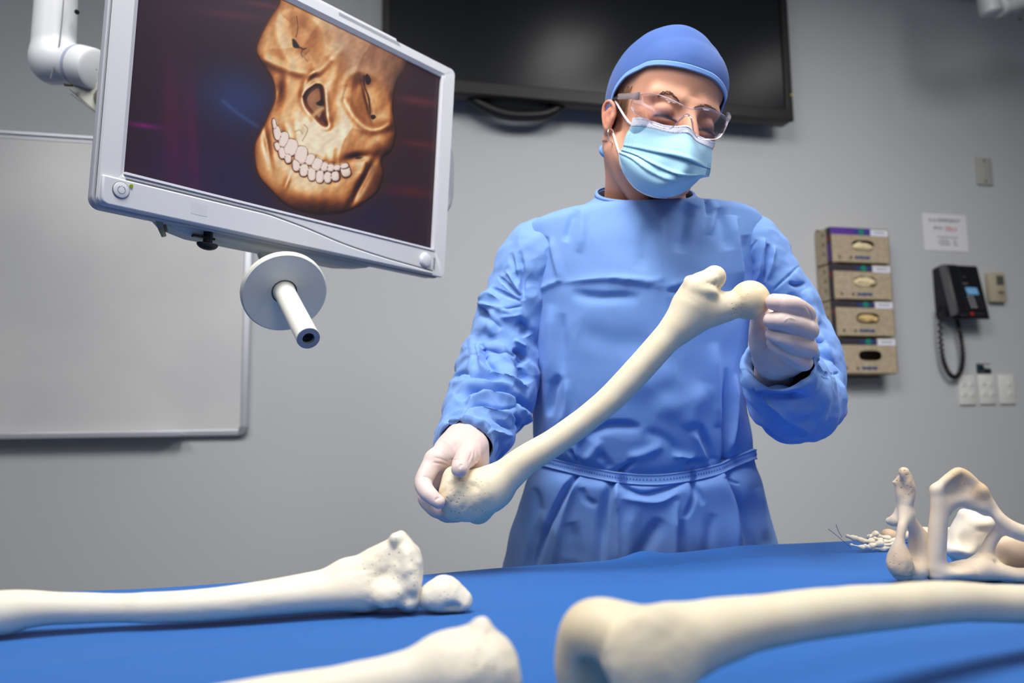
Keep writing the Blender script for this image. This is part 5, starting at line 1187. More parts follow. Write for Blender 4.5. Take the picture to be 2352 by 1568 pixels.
def sleeve(secs, strokes, seed, nr=300, nth=310, wr=1.0):
    Pq = np.array([np.concatenate([PD(a[0], a[1], a[2]), [a[3], a[4]]]) for a in secs]); Q = spline(Pq, nr)
    C = Q[:, :3]; t = np.gradient(C, axis=0); t /= np.linalg.norm(t, axis=1, keepdims=True)
    x = np.cross(t[0], AHEAD); x /= np.linalg.norm(x); th = np.linspace(0, 2 * math.pi, nth, endpoint=False); rows = []; s_ = 0; uv = []
    for i in range(nr):
        x = x - t[i] * (x @ t[i]); x /= np.linalg.norm(x); y = np.cross(t[i], x)
        if i: s_ += np.linalg.norm(C[i] - C[i - 1])
        u = i / (nr - 1)
        w = 1 + wr * (.030 * math.sin(s_ * 150 + seed) * np.sin(th * 2 + seed + s_ * 25) + .022 * np.sin(th * 3 + s_ * 60 + seed * 2) + .018 * np.sin(th * 5 - s_ * 95 + seed)) * sstep(.08, .3, u)
        rows.append(C[i] + np.outer(np.cos(th) * Q[i, 3] * w, x) + np.outer(np.sin(th) * Q[i, 4] * w, y))
        uv.append(np.stack([th / 6.2832 * .36, np.full(nth, s_)], 1))
    for k, (q_, sh_) in enumerate(((.965, .000), (.93, .004), (.90, .012), (.88, .025))):     # the cloth turns in at the cuff
        c = C[-1] - t[-1] * sh_; rows.append(c + (rows[nr - 1] - C[-1]) * q_); uv.append(np.stack([th / 6.2832 * .36, np.full(nth, s_ + .001 + sh_)], 1))
    V = np.concatenate(rows); F = grid_faces(len(rows), nth, True)
    N = vnormals(V, F); cen = np.repeat(np.vstack([C, np.tile(C[-1], (4, 1))]), nth, 0)
    if ((V - cen) * N).sum() < 0: F = F[:, ::-1]
    V = folds(V, F, strokes, 1.25); N = vnormals(V, F)
    V = V + N * (.0022 - .0048 * np.abs(bumps(V * np.array([.7, 1, 1.25]), .5, 44, int(seed * 10) + 7, 2)) - .0024 * np.abs(bumps(V, .5, 95, int(seed * 10) + 9, 2)) + bumps(V, .0008, 60, int(seed * 10) + 2, 3) + bumps(V, .0006, 170, int(seed * 10) + 5, 2))[:, None]
    o = link_mesh('sleeve', V, F, m_gown, gown); set_uv(o, np.concatenate(uv)); return o
S_R = [([(1088, 699), (1116, 722), (1152, 756)], -8, 6, 9, 'g', 'a'), ([(1086, 692), (1106, 683), (1124, 674), (1150, 690)], 3.2, 4, 6, 's'), ([(1084, 698), (1120, 700), (1180, 722)], 4, 4, 7, 's'), ([(1142, 632), (1170, 660), (1196, 682)], -3, 3, 3), ([(1128, 660), (1160, 676), (1196, 692)], -3, 3, 3.5), ([(1160, 618), (1180, 650), (1198, 676)], 2.5, 6, 5), ([(1150, 712), (1180, 706), (1200, 704)], -2.5, 3, 3), ([(1150, 730), (1180, 726), (1200, 722)], 3, 4, 4, 's'),
  ([(1192, 575), (1199, 630), (1202, 690)], -5, 5, 6), ([(1168, 578), (1180, 620), (1190, 650)], -3, 5, 6), ([(1186, 738), (1204, 745), (1214, 770)], -9, 9, 10), ([(1176, 806), (1196, 812), (1212, 830)], -9, 6, 10), ([(1186, 820), (1200, 850), (1212, 880)], -10, 9, 12), ([(1180, 780), (1196, 790), (1210, 796)], 4, 5, 5),
  ([(1097, 785), (1103, 826), (1112, 852), (1162, 868), (1215, 890)], 7, 5, 4, 's'), ([(1106, 790), (1122, 832), (1156, 860)], -7, 7, 8), ([(1150, 790), (1165, 830), (1185, 870)], 4, 8, 9), ([(1036, 868), (1072, 856), (1110, 862), (1152, 872)], -7, 6, 10), ([(1034, 880), (1080, 880), (1130, 878), (1180, 886)], 5, 6, 9), ([(1042, 908), (1080, 895), (1128, 892), (1172, 905), (1206, 930), (1222, 955)], -13, 7, 7), ([(1030, 975), (1046, 930), (1078, 908)], -7, 13, 16),
  ([(1060, 948), (1092, 920), (1140, 911), (1190, 926)], 8, 6, 8, 's'), ([(1070, 950), (1108, 933), (1150, 941), (1184, 934)], -5, 4, 4), ([(1064, 962), (1110, 944), (1160, 955), (1190, 975)], 6, 5, 7, 's'), ([(1120, 950), (1150, 972), (1180, 990)], -4, 5, 7), ([(1190, 925), (1210, 965), (1218, 1005)], 7, 5, 6, 's'), ([(1176, 950), (1196, 985), (1204, 1030)], -7, 6, 7), ([(1120, 990), (1150, 996), (1176, 1000)], 5, 4, 6, 's'), ([(1150, 1000), (1150, 1030), (1140, 1065)], -5, 6, 9), ([(1082, 770), (1086, 810), (1082, 850)], 3, 8, 8), ([(1140, 780), (1128, 740), (1130, 710)], 3.5, 10, 8), ([(1052, 960), (1080, 966), (1110, 975), (1130, 992)], 5, 4, 6, 's')]
S_L = [([(1700, 603), (1720, 575), (1740, 551)], -2.6, 2.2, 2.2), ([(1775, 666), (1804, 640), (1834, 612)], -3, 2.5, 2.5), ([(1757, 545), (1750, 600), (1741, 650)], 6, 3, 9, 's'), ([(1766, 560), (1760, 610), (1748, 655)], -5, 6, 5), ([(1780, 562), (1770, 610), (1756, 652)], 4, 5, 5, 's'), ([(1712, 560), (1718, 600), (1722, 650)], -4, 10, 10), ([(1812, 648), (1830, 655), (1848, 650)], -4, 4, 5), ([(1800, 700), (1820, 680), (1850, 690)], -2.5, 8, 8), ([(1846, 668), (1862, 700), (1880, 745)], 3, 8, 8),
  ([(1691, 818), (1702, 855), (1734, 893), (1775, 928), (1850, 980), (1888, 1000)], 8, 16, 6, 's'), ([(1736, 900), (1790, 906), (1862, 908)], -11, 5, 11, 'g', 'a'), ([(1728, 862), (1766, 885), (1840, 882), (1875, 862)], 5, 8, 10), ([(1700, 880), (1722, 925), (1780, 965), (1848, 1002)], -8, 12, 14), ([(1712, 940), (1714, 958), (1740, 985)], 5, 5, 7, 's'), ([(1704, 850), (1712, 890), (1712, 930)], -4, 6, 7), ([(1886, 838), (1902, 858), (1928, 856)], -3.5, 2.5, 3), ([(1872, 764), (1895, 800), (1916, 838)], 4, 8, 8), ([(1864, 800), (1880, 830), (1890, 860)], -3, 6, 8), ([(1900, 870), (1890, 930), (1880, 985)], 3.5, 14, 14), ([(1800, 930), (1840, 940), (1880, 930)], 3, 9, 9), ([(1740, 850), (1775, 868), (1820, 862)], -6, 5, 7)]
sl_r = sleeve([(1310, 570, 1.25, .046, .06), (1238, 592, 1.245, .0585, .078), (1206, 664, 1.238, .0570, .072), (1178, 736, 1.23, .0575, .066), (1158, 805, 1.22, .0595, .064), (1144, 860, 1.205, .063, .064), (1130, 905, 1.175, .062, .062), (1105, 962, 1.11, .0545, .056), (1082, 1004, 1.05, .0465, .048), (1067, 1028, .998, .0365, .037)], S_R, 1.3)
sl_l = sleeve([(1642, 556, 1.25, .046, .06), (1712, 578, 1.245, .0585, .078), (1758, 654, 1.238, .0560, .072), (1804, 736, 1.228, .0565, .066), (1842, 828, 1.21, .0565, .064), (1852, 900, 1.17, .057, .060), (1832, 922, 1.11, .058, .057), (1808, 885, 1.05, .056, .055), (1790, 828, 1.005, .0455, .046)], S_L, 2.1)
# neck band and belt lie on the gown
def on_gown(off_px):
    pass
r0 = R1[0]; band = MB(); nb = 120
rr0, rr1 = R1[0], R1[3]
V = []; 
for k in range(nb):
    a = np.array([2 * math.pi * k / nb]); p0, p1 = ring_pts(R1[0], a)[0], ring_pts(R1[6], a)[0]
    out = p0 - r0[:3]; out[2] = 0; out /= np.linalg.norm(out)
    V += [p0 + out * -.001 + np.array([0, 0, .0035]), p0 + out * .0022 + np.array([0, 0, .0038]), p1 + out * .0026, p1 + out * .0005 + np.array([0, 0, -.001])]
Fb = [(4 * k + j, 4 * k + j + 1, 4 * ((k + 1) % nb) + j + 1, 4 * ((k + 1) % nb) + j) for k in range(nb) for j in range(3)]
ob = link_mesh('neck_band', V, Fb, m_gown2, gown); set_uv(ob, np.array([(k // 4 * .004, (k % 4) * .004) for k in range(len(V))]))
gb_ = BVHTree.FromPolygons([Vector(v) for v in GV], [tuple(map(int, f)) for f in GF])
cen_b = R1[np.argmin(np.abs(R1[:, 2] - PD(1470, 1090, 1.15)[2]))]
BS = spline(np.array(BELT, float), 200)
def belt_point(th, dz):
    c = cen_b[:3]; p = ring_pts(cen_b, np.array([th]))[0]; d = p - c; d[2] = 0; d /= np.linalg.norm(d)
    x, y, z = to_px(np.array([p])); yb = np.interp(x[0], BS[:, 0], BS[:, 1]) if math.sin(th) < .0 else np.interp(x[0], [BS[0, 0], BS[-1, 0]], [BS[0, 1], BS[-1, 1]])
    zt = PD(x[0], yb, z[0])[2] if math.sin(th) < 0 else np.interp(x[0], [1222, 1728], [PD(1222, 1050, 1.26)[2], PD(1728, 1043, 1.26)[2]])
    o = np.array([c[0], c[1], zt + dz]); h = gb_.ray_cast(Vector(o + d * .6), Vector(-d))
    base_ = np.array(h[0]) if h[0] is not None else o + d * .15
    return base_, d
nbk = 260; prof = [(-.0082, .0012), (-.0078, .0042), (-.0062, .0046), (-.0056, .0036), (-.003, .0036), (.003, .0036), (.0056, .0036), (.0062, .0046), (.0078, .0042), (.0082, .0012)]
raw = []
for k in range(nbk):
    th = 2 * math.pi * k / nbk; q_, d = belt_point(th, 0.0); raw.append((q_, d))
rad = np.array([np.hypot(*(p[:2] - cen_b[:2])) for p, d in raw]); rs = rad.copy()
for _ in range(30): rs = np.maximum(rad + .0005, (np.roll(rs, 1) + np.roll(rs, -1)) / 2 * .5 + rs * .5)
V = []
for k in range(nbk):
    p, d = raw[k]; c = np.array([cen_b[0], cen_b[1], p[2]])
    for dz, off in prof: V.append(c + d * (rs[k] + off) + np.array([0, 0, dz * .98]))
m_ = len(prof); Fb = grid_faces(nbk, m_, False); Fb = np.concatenate([Fb, np.array([[(nbk - 1) * m_ + j, (nbk - 1) * m_ + j + 1, j + 1, j] for j in range(m_ - 1)])])
belt = link_mesh('waist_tie', np.array(V), Fb, m_gown2, gown); set_uv(belt, np.array([(k // m_ * .004, (k % m_) * .0016) for k in range(len(V))]))
m_weld = mat('welded_dots', srgb(58, 104, 190), .6)
wl = MB()
for k in range(nbk):
    p, d = raw[k]; x, y, z = to_px(np.array([p]))
    if math.sin(2 * math.pi * k / nbk) > -.1: continue
    c = np.array([cen_b[0], cen_b[1], p[2]]) + d * (rs[k] + .0037); e = np.array([-d[1], d[0], 0])
    wl.box(c, (.0016, .0006, .0026), R=np.array([e, d, [0, 0, 1.]]).T)
o = wl.build('weld_row', m_weld, belt); o['kind'] = 'stuff'
for x_mid in (1425, 1587):
    k = min((k for k in range(nbk) if math.sin(2 * math.pi * k / nbk) < -.1), key=lambda k: abs(to_px(np.array([raw[k][0]]))[0][0] - x_mid))
    p, d = raw[k]; e = np.array([-d[1], d[0], 0]); wl = MB()
    for i in range(7):
        for j in range(6):
            c = np.array([cen_b[0], cen_b[1], p[2]]) + d * (rs[k] + .0049) + e * ((i - 3) * .0024 + (j % 2) * .0012) + np.array([0, 0, (j - 2.5) * .0024])
            wl.box(c, (.0013, .0008, .0013), R=(np.array([e, d, [0, 0, 1.]]).T @ np.array([[.707, 0, -.707], [0, 1, 0], [.707, 0, .707]])))
    o = wl.build('weld_patch', m_weld, belt); o['kind'] = 'stuff'
# ================================================================== the held thigh bone and the gloved hands
fz = lambda x: .945 + .010 * (x - 1050) / 700
g = lambda x, y, dz=0.: PD(x, y, fz(x) + dz); gr = lambda r: r * .95 / FPX
a, b = g(1050, 1140), g(1680, 640)
s = SDF((-.045, -.055, -.075), (np.linalg.norm(b - a) + .07, .055, .075), .0014, frame_axes(b - a, -AHEAD), a)
s.chain([g(1118, 1126), g(1160, 1094), g(1205, 1058), g(1275, 1014), g(1360, 951), g(1416, 902), g(1470, 845), g(1520, 790), g(1565, 738), g(1596, 700)], [gr(46), gr(40), gr(35), gr(31.5), gr(30.5), gr(30.5), gr(32), gr(34), gr(38), gr(44)], .006)
s.cone(g(1118, 1126), g(1072, 1138), gr(46), gr(52), .016)
s.ell(g(1060, 1132, -.006), (gr(50), .024, gr(50)), .012, A=np.array([RIGHT, AHEAD, -DOWN])); s.ell(g(1082, 1152, .004), (gr(45), .024, gr(42)), .012, A=np.array([RIGHT, AHEAD, -DOWN]))
s.ell(g(1098, 1172, .030), (gr(28), .020, gr(27)), .010, A=np.array([RIGHT, AHEAD, -DOWN])); s.cone(g(1098, 1170, .026), g(1150, 1130, .012), gr(24), gr(22), .016)
s.ell(g(1046, 1098, -.004), (gr(22), .014, gr(16)), .012); s.cone(g(1035, 1175, -.004), g(1078, 1165, -.012), gr(13), gr(14), .012)
s.cone(g(1018, 1100, -.030), g(1034, 1170, -.032), .0016, .0012, .006, '-')
# upper end: great trochanter, neck and head
s.cone(g(1592, 702), g(1612, 668, -.002), gr(40), gr(32), .016); s.cone(g(1600, 660, -.006), g(1640, 636, -.004), gr(25), gr(22), .014); s.ell(g(1644, 634, -.002), (gr(17), .011, gr(20)), .010)
s.ell(g(1589, 653, -.010), (gr(16), .011, gr(14)), .005); s.ell(g(1616, 668, -.016), (gr(33), .010, gr(14)), .005, A=np.array([.97 * RIGHT + .24 * DOWN, AHEAD, -.97 * DOWN + .24 * RIGHT]))
s.cone(g(1600, 652, -.018), g(1640, 640, -.016), gr(5), gr(4), .008)
s.cone(g(1620, 706), g(1700, 697), gr(35), gr(30), .007); s.cone(g(1570, 748), g(1660, 712), gr(30), gr(22), .016)
s.ell(g(1722, 689), (gr(46), gr(46), gr(46.5)), .004)
pitlist = [(1631, 619, 3), (1613, 635, 4), (1625, 631, 2.5), (1637, 625, 3), (1626, 650, 2.4), (1635, 652, 2.6), (1641, 653, 3.4), (1648, 659, 2.2), (1692, 661, 2), (1697, 658, 2.2), (1700, 668, 1.8), (1698, 677, 2), (1692, 716, 2), (1706, 719, 2.2), (1705, 714, 1.6), (1044, 1122, 2), (1035, 1128, 2), (1052, 1132, 2.2), (1030, 1146, 2), (1041, 1150, 1.8), (1062, 1166, 2.2), (1081, 1168, 3), (1096, 1170, 2.4), (1068, 1166, 1.6), (1048, 1112, 1.8), (1013, 1117, 1.8), (1026, 1156, 1.8), (1080, 1176, 1.6)]
def surf_depth(sdf):
    V, F = sdf.mesh(); return BVHTree.FromPolygons([Vector(v) for v in V], [tuple(map(int, f)) for f in F])
bv = surf_depth(s)
for x, y, r in pitlist:
    d = Vector(ray(x, y)); h = bv.ray_cast(Vector(CAM), d.normalized())
    if h[0] is not None: s.ell(np.array(h[0]), (gr(r), gr(r * 1.3), gr(r * .8)), .0008, '-')
fem = bone('femur', 'long thigh bone held up diagonally between two gloved hands', s, m_bone, [(g(1722, 689), .030, .85), (g(1620, 640), .022, .45), (g(1590, 660), .012, .6), (g(1330, 970), .16, .22)], [(g(1062, 1145, -.02), .036, .9), (g(1690, 715, -.02), .016, .5), (g(1698, 665, -.02), .012, .5)], seed=31, base_warm=.22)

m_glove = mat('latex_glove_skin', srgb(236, 216, 208), .5, .35, sss=.3, sss_col=(.006, .003, .0025))
_at = nd(m_glove, 'ShaderNodeAttribute', attribute_name='skin'); lk(m_glove, _at.outputs['Color'], bsdf(m_glove).inputs['Base Color'])
add_bump(m_glove, 260, .12, .0008, 3)
m_rim = mat('glove_rim', srgb(232, 222, 184), .5)
def hand(lo, hi, o, prims, label, wr_seed, creases, rim):
    s = SDF(lo, hi, .0011, None, o)
    for p in prims: s.chain([PD(*q[:3]) for q in p[0]], [q[3] for q in p[0]], p[1], dens=5)
    V, F = s.mesh(); 
    V = folds(V, F, creases); N = vnormals(V, F)
    V = V + N * (bumps(V, .00025, 260, wr_seed, 2))[:, None]
    ob = link_mesh('glove', V, F, m_glove, person); ob['label'] = label
    C = np.tile(np.array(srgb(226, 207, 201)[:3]), (len(V), 1)); t = np.clip(bumps(V, .35, 70, wr_seed + 3, 2) + .3, 0, 1)[:, None] * .5
    C = C * (1 - t) + np.array(srgb(220, 184, 174)[:3]) * t; set_col(ob, 'skin', C)
    MB().tube(spline([PD(*q) for q in rim], 40), .0021, 10).build('rolled_rim', m_rim, ob, True)
    return ob
o_ = PD(1045, 1090, .97)
hand((-.075, -.09, -.085), (.075, .09, .085), o_, [
    ([(1077, 1002, 1.035, .021), (1071, 1008, 1.010, .0255), (1058, 1035, .985, .0275)], .010),
    ([(1058, 1025, .990, .022), (1028, 1042, .975, .0185), (1000, 1056, .962, .0130)], .014),
    ([(1000, 1056, .962, .0125), (984, 1080, .952, .0112), (972, 1108, .942, .0108), (980, 1128, .930, .0098), (992, 1141, .922, .0090), (1007, 1152, .918, .0080)], .004),
    ([(1055, 1040, .995, .020), (1015, 1072, .985, .0140)], .012),
    ([(1015, 1072, .985, .0125), (985, 1120, .972, .0110), (980, 1145, .966, .0106), (1002, 1170, .955, .0096), (1034, 1182, .952, .0082)], .004),
    ([(1060, 1050, 1.005, .018), (1030, 1085, 1.0, .0135), (998, 1150, .992, .0105), (1022, 1180, .982, .0095), (1052, 1184, .978, .0082)], .005),
    ([(1070, 1055, 1.012, .016), (1045, 1095, 1.012, .0120), (1020, 1155, 1.008, .0095), (1046, 1178, 1.0, .0085)], .005),
    ([(1082, 1024, .982, .0185), (1076, 1042, .958, .0150), (1066, 1055, .938, .0122), (1060, 1066, .926, .0112), (1056, 1077, .916, .0098)], .008),
    ([(1086, 1030, .995, .018), (1096, 1062, .985, .0150), (1084, 1080, .985, .0120)], .012)],
    'gloved right hand gripping the knee end of the bone', 3,
    [([(996, 1050), (1014, 1054), (1030, 1062)], -.7, 2, 2), ([(992, 1062), (1010, 1064), (1030, 1070)], -.8, 2, 2), ([(1032, 1056), (1050, 1055), (1068, 1058)], -.8, 1.6, 1.6), ([(968, 1095), (982, 1096), (994, 1104)], -.7, 2, 2), ([(1084, 1036), (1080, 1050), (1074, 1062)], -.8, 2.5, 2.5), ([(1090, 1032), (1090, 1050), (1084, 1066)], -.8, 2.5, 2.5), ([(1000, 1150), (1004, 1144), (1010, 1142)], -1.2, 2, 2), ([(1056, 1076), (1058, 1068), (1064, 1068)], -1.0, 2, 2), ([(1102, 1040), (1100, 1060), (1088, 1062)], .9, 2, 2)],
    [(1020, 1024, .992), (1034, 1003, .983), (1058, 993, .980), (1082, 998, .981), (1103, 1018, .987), (1115, 1046, .996), (1112, 1078, 1.008), (1080, 1080, 1.04), (1040, 1060, 1.04), (1018, 1022, 1.0)])
o_ = PD(1800, 775, .97)
hand((-.085, -.09, -.085), (.085, .09, .085), o_, [
    ([(1778, 856, 1.035, .0255), (1784, 832, 1.015, .0265), (1800, 800, 1.000, .0290)], .010),
    ([(1800, 800, 1.0, .030), (1812, 770, 1.0, .028), (1822, 735, .997, .0235)], .014),
    ([(1776, 828, .994, .0200), (1765, 800, .988, .0205), (1762, 770, .986, .0190)], .014),
    ([(1852, 735, .985, .013), (1812, 722, .978, .014), (1780, 735, .985, .014)], .010),
    ([(1815, 828, .990, .0165), (1780, 835, .998, .0160)], .012),
    ([(1838, 716, .992, .0140), (1850, 722, .962, .0122), (1846, 718, .944, .0116), (1826, 704, .930, .0112), (1806, 697, .925, .0106), (1778, 693, .930, .0099)], .0035),
    ([(1848, 752, .995, .0140), (1858, 758, .962, .0122), (1852, 756, .942, .0118), (1826, 745, .930, .0116), (1800, 737, .926, .0107), (1772, 735, .934, .0094)], .0035),
    ([(1846, 790, .998, .0135), (1856, 800, .966, .0118), (1850, 797, .948, .0112), (1824, 788, .938, .0110), (1800, 777, .935, .0101), (1775, 767, .942, .0086)], .0035),
    ([(1836, 826, 1.0, .0125), (1846, 832, .976, .0108), (1840, 830, .960, .0104), (1818, 818, .950, .0103), (1798, 804, .948, .0093), (1775, 787, .955, .0079)], .0035),
    ([(1766, 812, .998, .0190), (1752, 776, .992, .0155), (1747, 742, .988, .0130), (1744, 712, .984, .0112), (1742, 690, .982, .0095)], .010)],
    'gloved left hand pinching the ball end of the bone', 5,
    [([(1788, 676), (1786, 690), (1790, 708)], -.7, 2, 2), ([(1796, 680), (1795, 692), (1799, 706)], -.5, 1.8, 1.8), ([(1800, 738), (1812, 730), (1828, 734)], .7, 2, 2), ([(1740, 790), (1755, 795), (1768, 794)], -.7, 2, 2), ([(1850, 700), (1862, 720), (1866, 745)], -.6, 2, 2), ([(1790, 820), (1792, 832), (1800, 840)], -.6, 2, 2), ([(1806, 822), (1816, 832), (1830, 838)], -.8, 2, 2)],
    [(1729, 795, 1.012), (1733, 818, 1.006), (1748, 840, 1.004), (1776, 855, 1.006), (1810, 852, 1.012), (1838, 835, 1.035), (1830, 800, 1.055), (1780, 780, 1.055), (1745, 780, 1.035), (1729, 795, 1.012)])
# ================================================================== cap, mask, glasses, earring, hair
def hl(px, py, z): return (PD(px, py, z) - HC) @ HR.T
# ---- cap: a cloth dome from crown to hem
m_cap = cloth('cap_cloth', srgb(66, 98, 166), .08, 900.0)
m_hem = cloth('cap_hem_cloth', srgb(120, 162, 224), .12, 700.0)
na, ns = 200, 90
phi = np.linspace(0, 2 * math.pi, na, endpoint=False)      # 0 = her left (image right), 90 deg = face
CC = np.array([0, -.012, .030])                            # dome centre in head axes
def hem_z(p):                                              # height of the hem around the head
    f = np.sin(p)
    return np.interp(f, [-1, -.75, -.45, -.2, .05, .35, .7, 1], [-.085, -.078, -.052, -.024, .010, .030, .043, .047]) - .014 * sstep(.1, .9, np.cos(p))
rows = []; uvs = []
RX, RYf, RYb, RZ = .0800, .1010, .108, .094
for i in range(ns + 1):
    s_ = i / ns
    hz = hem_z(phi)
    ang0 = math.pi / 2; ang1 = np.arctan2((hz - CC[2]) / RZ, np.sqrt(np.clip(1 - ((hz - CC[2]) / RZ) ** 2, .02, 1)))
    ang = ang0 + (ang1 - ang0) * s_ ** .9
    ry = np.where(np.sin(phi) > 0, RYf, RYb)
    rr_ = 1 / np.sqrt((np.cos(phi) / RX) ** 2 + (np.sin(phi) / ry) ** 2)
    puff = 1 + .030 * np.exp(-((ang - .9) / .45) ** 2) + .018 * np.exp(-((ang - 1.1) / .25) ** 2) * np.cos(3 * phi + .6) 
    puff = puff + .022 * np.exp(-((phi - 2.5) / .5) ** 2 - ((ang - .8) / .3) ** 2)
    x = CC[0] + rr_ * np.cos(phi) * np.cos(ang) * puff; y = CC[1] + rr_ * np.sin(phi) * np.cos(ang) * puff; z = CC[2] + RZ * np.sin(ang) * puff
    if i > ns * .25:                                        # stay clear of the skull beneath
        dirs = np.stack([x - CC[0], y - CC[1], z - CC[2]], 1); rl = np.linalg.norm(dirs, axis=1); dirs /= rl[:, None]
        for k in range(na):
            dw = Vector(dirs[k] @ HR); far = 0.0; o_ = Vector(HC + CC @ HR); t_ = .05
            hit = HEADBVH.ray_cast(o_ + dw * t_, dw)
            if hit[0] is not None: far = hit[3] + t_
            if far > rl[k] * 1.12: far = rl[k] * 1.0
            q_ = max(rl[k], far + .0032 + .003 * (1 - s_)) / rl[k]
            x[k] = CC[0] + (x[k] - CC[0]) * q_; y[k] = CC[1] + (y[k] - CC[1]) * q_; z[k] = CC[2] + (z[k] - CC[2]) * q_
    crease = .0022 * np.exp(-np.abs(x - .020 - .10 * (y - .02)) / .004) * sstep(.08, .10, z)
    step_ = .0035 * sstep(.028, .022, x) * sstep(.095, .115, z)
    z = z - crease + step_ - .003 * sstep(.04, .055, x) * sstep(.06, .1, z)
    rows.append(np.stack([x, y, z], 1)); uvs.append(np.stack([phi * .09, np.full(na, s_ * .15)], 1))
CV = np.concatenate(rows); CF = grid_faces(ns + 1, na, True)
wr = bumps(CV * np.array([1, 1, .6]), .0011, 45, 9, 3)
G_ = CV.reshape(ns + 1, na, 3)
for _ in range(10):
    G2 = G_.copy(); G2[1:-1] = (G_[:-2] + G_[2:] + np.roll(G_, 1, 1)[1:-1] + np.roll(G_, -1, 1)[1:-1] + 2 * G_[1:-1]) / 6; G_ = G2
CV = G_.reshape(-1, 3)
CVw = HC + CV @ HR
Nn = vnormals(CVw, CF); 
if ((CVw - HC) * Nn).sum() < 0: CF = CF[:, ::-1]; Nn = -Nn
CVw = CVw + Nn * wr[:, None]
cut = int(ns * .955)
capm = link_mesh('surgical_cap', CVw[:(cut + 1) * na], CF[:cut * na], m_cap, person); set_uv(capm, np.concatenate(uvs)[:(cut + 1) * na]); solidify(capm, .0012, 1)
capm['label'] = 'royal blue cloth surgical cap with a pale hem'
hb_ = CVw[cut * na:] + Nn[cut * na:] * .0006
hem = link_mesh('cap_hem', hb_, grid_faces(ns + 1 - cut, na, True) if True else None, m_hem, capm); set_uv(hem, np.concatenate(uvs)[cut * na:]); solidify(hem, .0022, 0)
lp = spline([PD(1404, 334, 1.19), PD(1394, 330, 1.188), PD(1381, 338, 1.184), PD(1380, 348, 1.182), PD(1388, 357, 1.182), PD(1406, 360, 1.186)], 30)
tg = np.gradient(lp, axis=0); tg /= np.linalg.norm(tg, axis=1, keepdims=True)
wv = -AHEAD * .5 + np.cross(tg, AHEAD) * .6; wv /= np.linalg.norm(wv, axis=1, keepdims=True)
tv_ = np.concatenate([np.stack([lp + wv * .0028, lp - wv * .0028], 1).reshape(-1, 3)])
tie = link_mesh('cap_tie', tv_, grid_faces(30, 2), m_hem, capm); set_uv(tie, tv_[:, :2]); solidify(tie, .0008, 0)

# ---- mask
def mcol(name, c, r=.75): return cloth(name, c, .06, 900.0)
m_mask = mcol('mask_blue', srgb(168, 216, 240)); m_mwhite = mcol('mask_white', srgb(226, 232, 246)); m_mdark = mcol('mask_edge_blue', srgb(112, 190, 230))
rowsM = [  # left to right across the face, points of the photograph
    [(1454, 270.6), (1476, 271), (1500.5, 279), (1524.6, 287), (1552, 290), (1574, 288), (1585, 293), (1595, 307), (1621, 319), (1643.5, 327)],
    [(1449, 291), (1474, 291.5), (1500, 297), (1524, 303), (1550, 308), (1573, 308), (1586, 313), (1600, 327), (1622, 337), (1635, 343)],
    [(1438.5, 310), (1470, 313), (1500, 319), (1525, 325), (1550, 330), (1574, 333), (1592, 339), (1608, 348), (1622, 356), (1634, 362)],
    [(1432, 334), (1466, 340), (1498, 347), (1524, 352), (1550, 357), (1576, 364), (1594, 371), (1607, 377), (1619, 383), (1632, 388)],
    [(1427, 344), (1462, 354), (1492, 367), (1520, 378), (1546, 386), (1570, 392), (1590, 394), (1604, 394), (1617, 393), (1631, 395)],
    [(1422, 352), (1450, 364), (1480, 384), (1510, 398), (1538, 407), (1564, 411), (1586, 409), (1602, 405), (1616, 403), (1629, 402)],
    [(1424, 366), (1446, 386), (1472, 408), (1500, 423), (1528, 430), (1556, 429), (1580, 421), (1598, 411), (1614, 406), (1628.5, 404)],
    [(1436, 402), (1454, 425.6), (1476, 441), (1504, 450.5), (1531.5, 452), (1552, 449), (1578, 436), (1597, 420), (1609, 409), (1628, 405)]]
zM = np.array([  # how far ahead of the camera
    [1.118, 1.096, 1.077, 1.063, 1.050, 1.044, 1.046, 1.054, 1.068, 1.088], [1.118, 1.093, 1.071, 1.056, 1.044, 1.038, 1.040, 1.049, 1.065, 1.088], [1.119, 1.091, 1.066, 1.049, 1.036, 1.030, 1.033, 1.045, 1.063, 1.088],
    [1.121, 1.089, 1.062, 1.043, 1.030, 1.025, 1.030, 1.043, 1.062, 1.089], [1.122, 1.090, 1.063, 1.044, 1.031, 1.027, 1.032, 1.045, 1.063, 1.090], [1.124, 1.094, 1.066, 1.048, 1.035, 1.031, 1.037, 1.049, 1.066, 1.091],
    [1.126, 1.100, 1.076, 1.060, 1.049, 1.046, 1.050, 1.060, 1.073, 1.092], [1.128, 1.112, 1.098, 1.085, 1.079, 1.078, 1.080, 1.083, 1.087, 1.093]])
nu, nv_ = 150, 150
RM = np.array([[(x, y, z) for (x, y), z in zip(r, zz)] for r, zz in zip(rowsM, zM)])
RMu = np.stack([spline(r, nu) for r in RM])                                  # 8 x nu x 3
GM = np.stack([spline(RMu[:, k], nv_) for k in range(nu)], 1)                # nv x nu x 3
vv_ = np.linspace(0, 7, nv_)[:, None]; uu_ = np.linspace(0, 1, nu)[None, :]
def pleat(v0, depth, fade):                                                  # a fold lying over the next: steps back just below its edge
    return depth * np.exp(-np.clip(vv_ - v0, 0, None) / .45) * (vv_ >= v0) - depth * .35 * np.exp(-((vv_ - v0 + .12) / .16) ** 2)
GM[:, :, 2] += pleat(3.02, .0060, 0) * (.35 + .65 * np.sin(np.pi * uu_)) + pleat(4.15 + .9 * (uu_ - .1), .0045, 0) * sstep(.95, .6, uu_) + pleat(5.0 + .9 * (uu_ - .1), .0032, 0) * sstep(.62, .35, uu_)
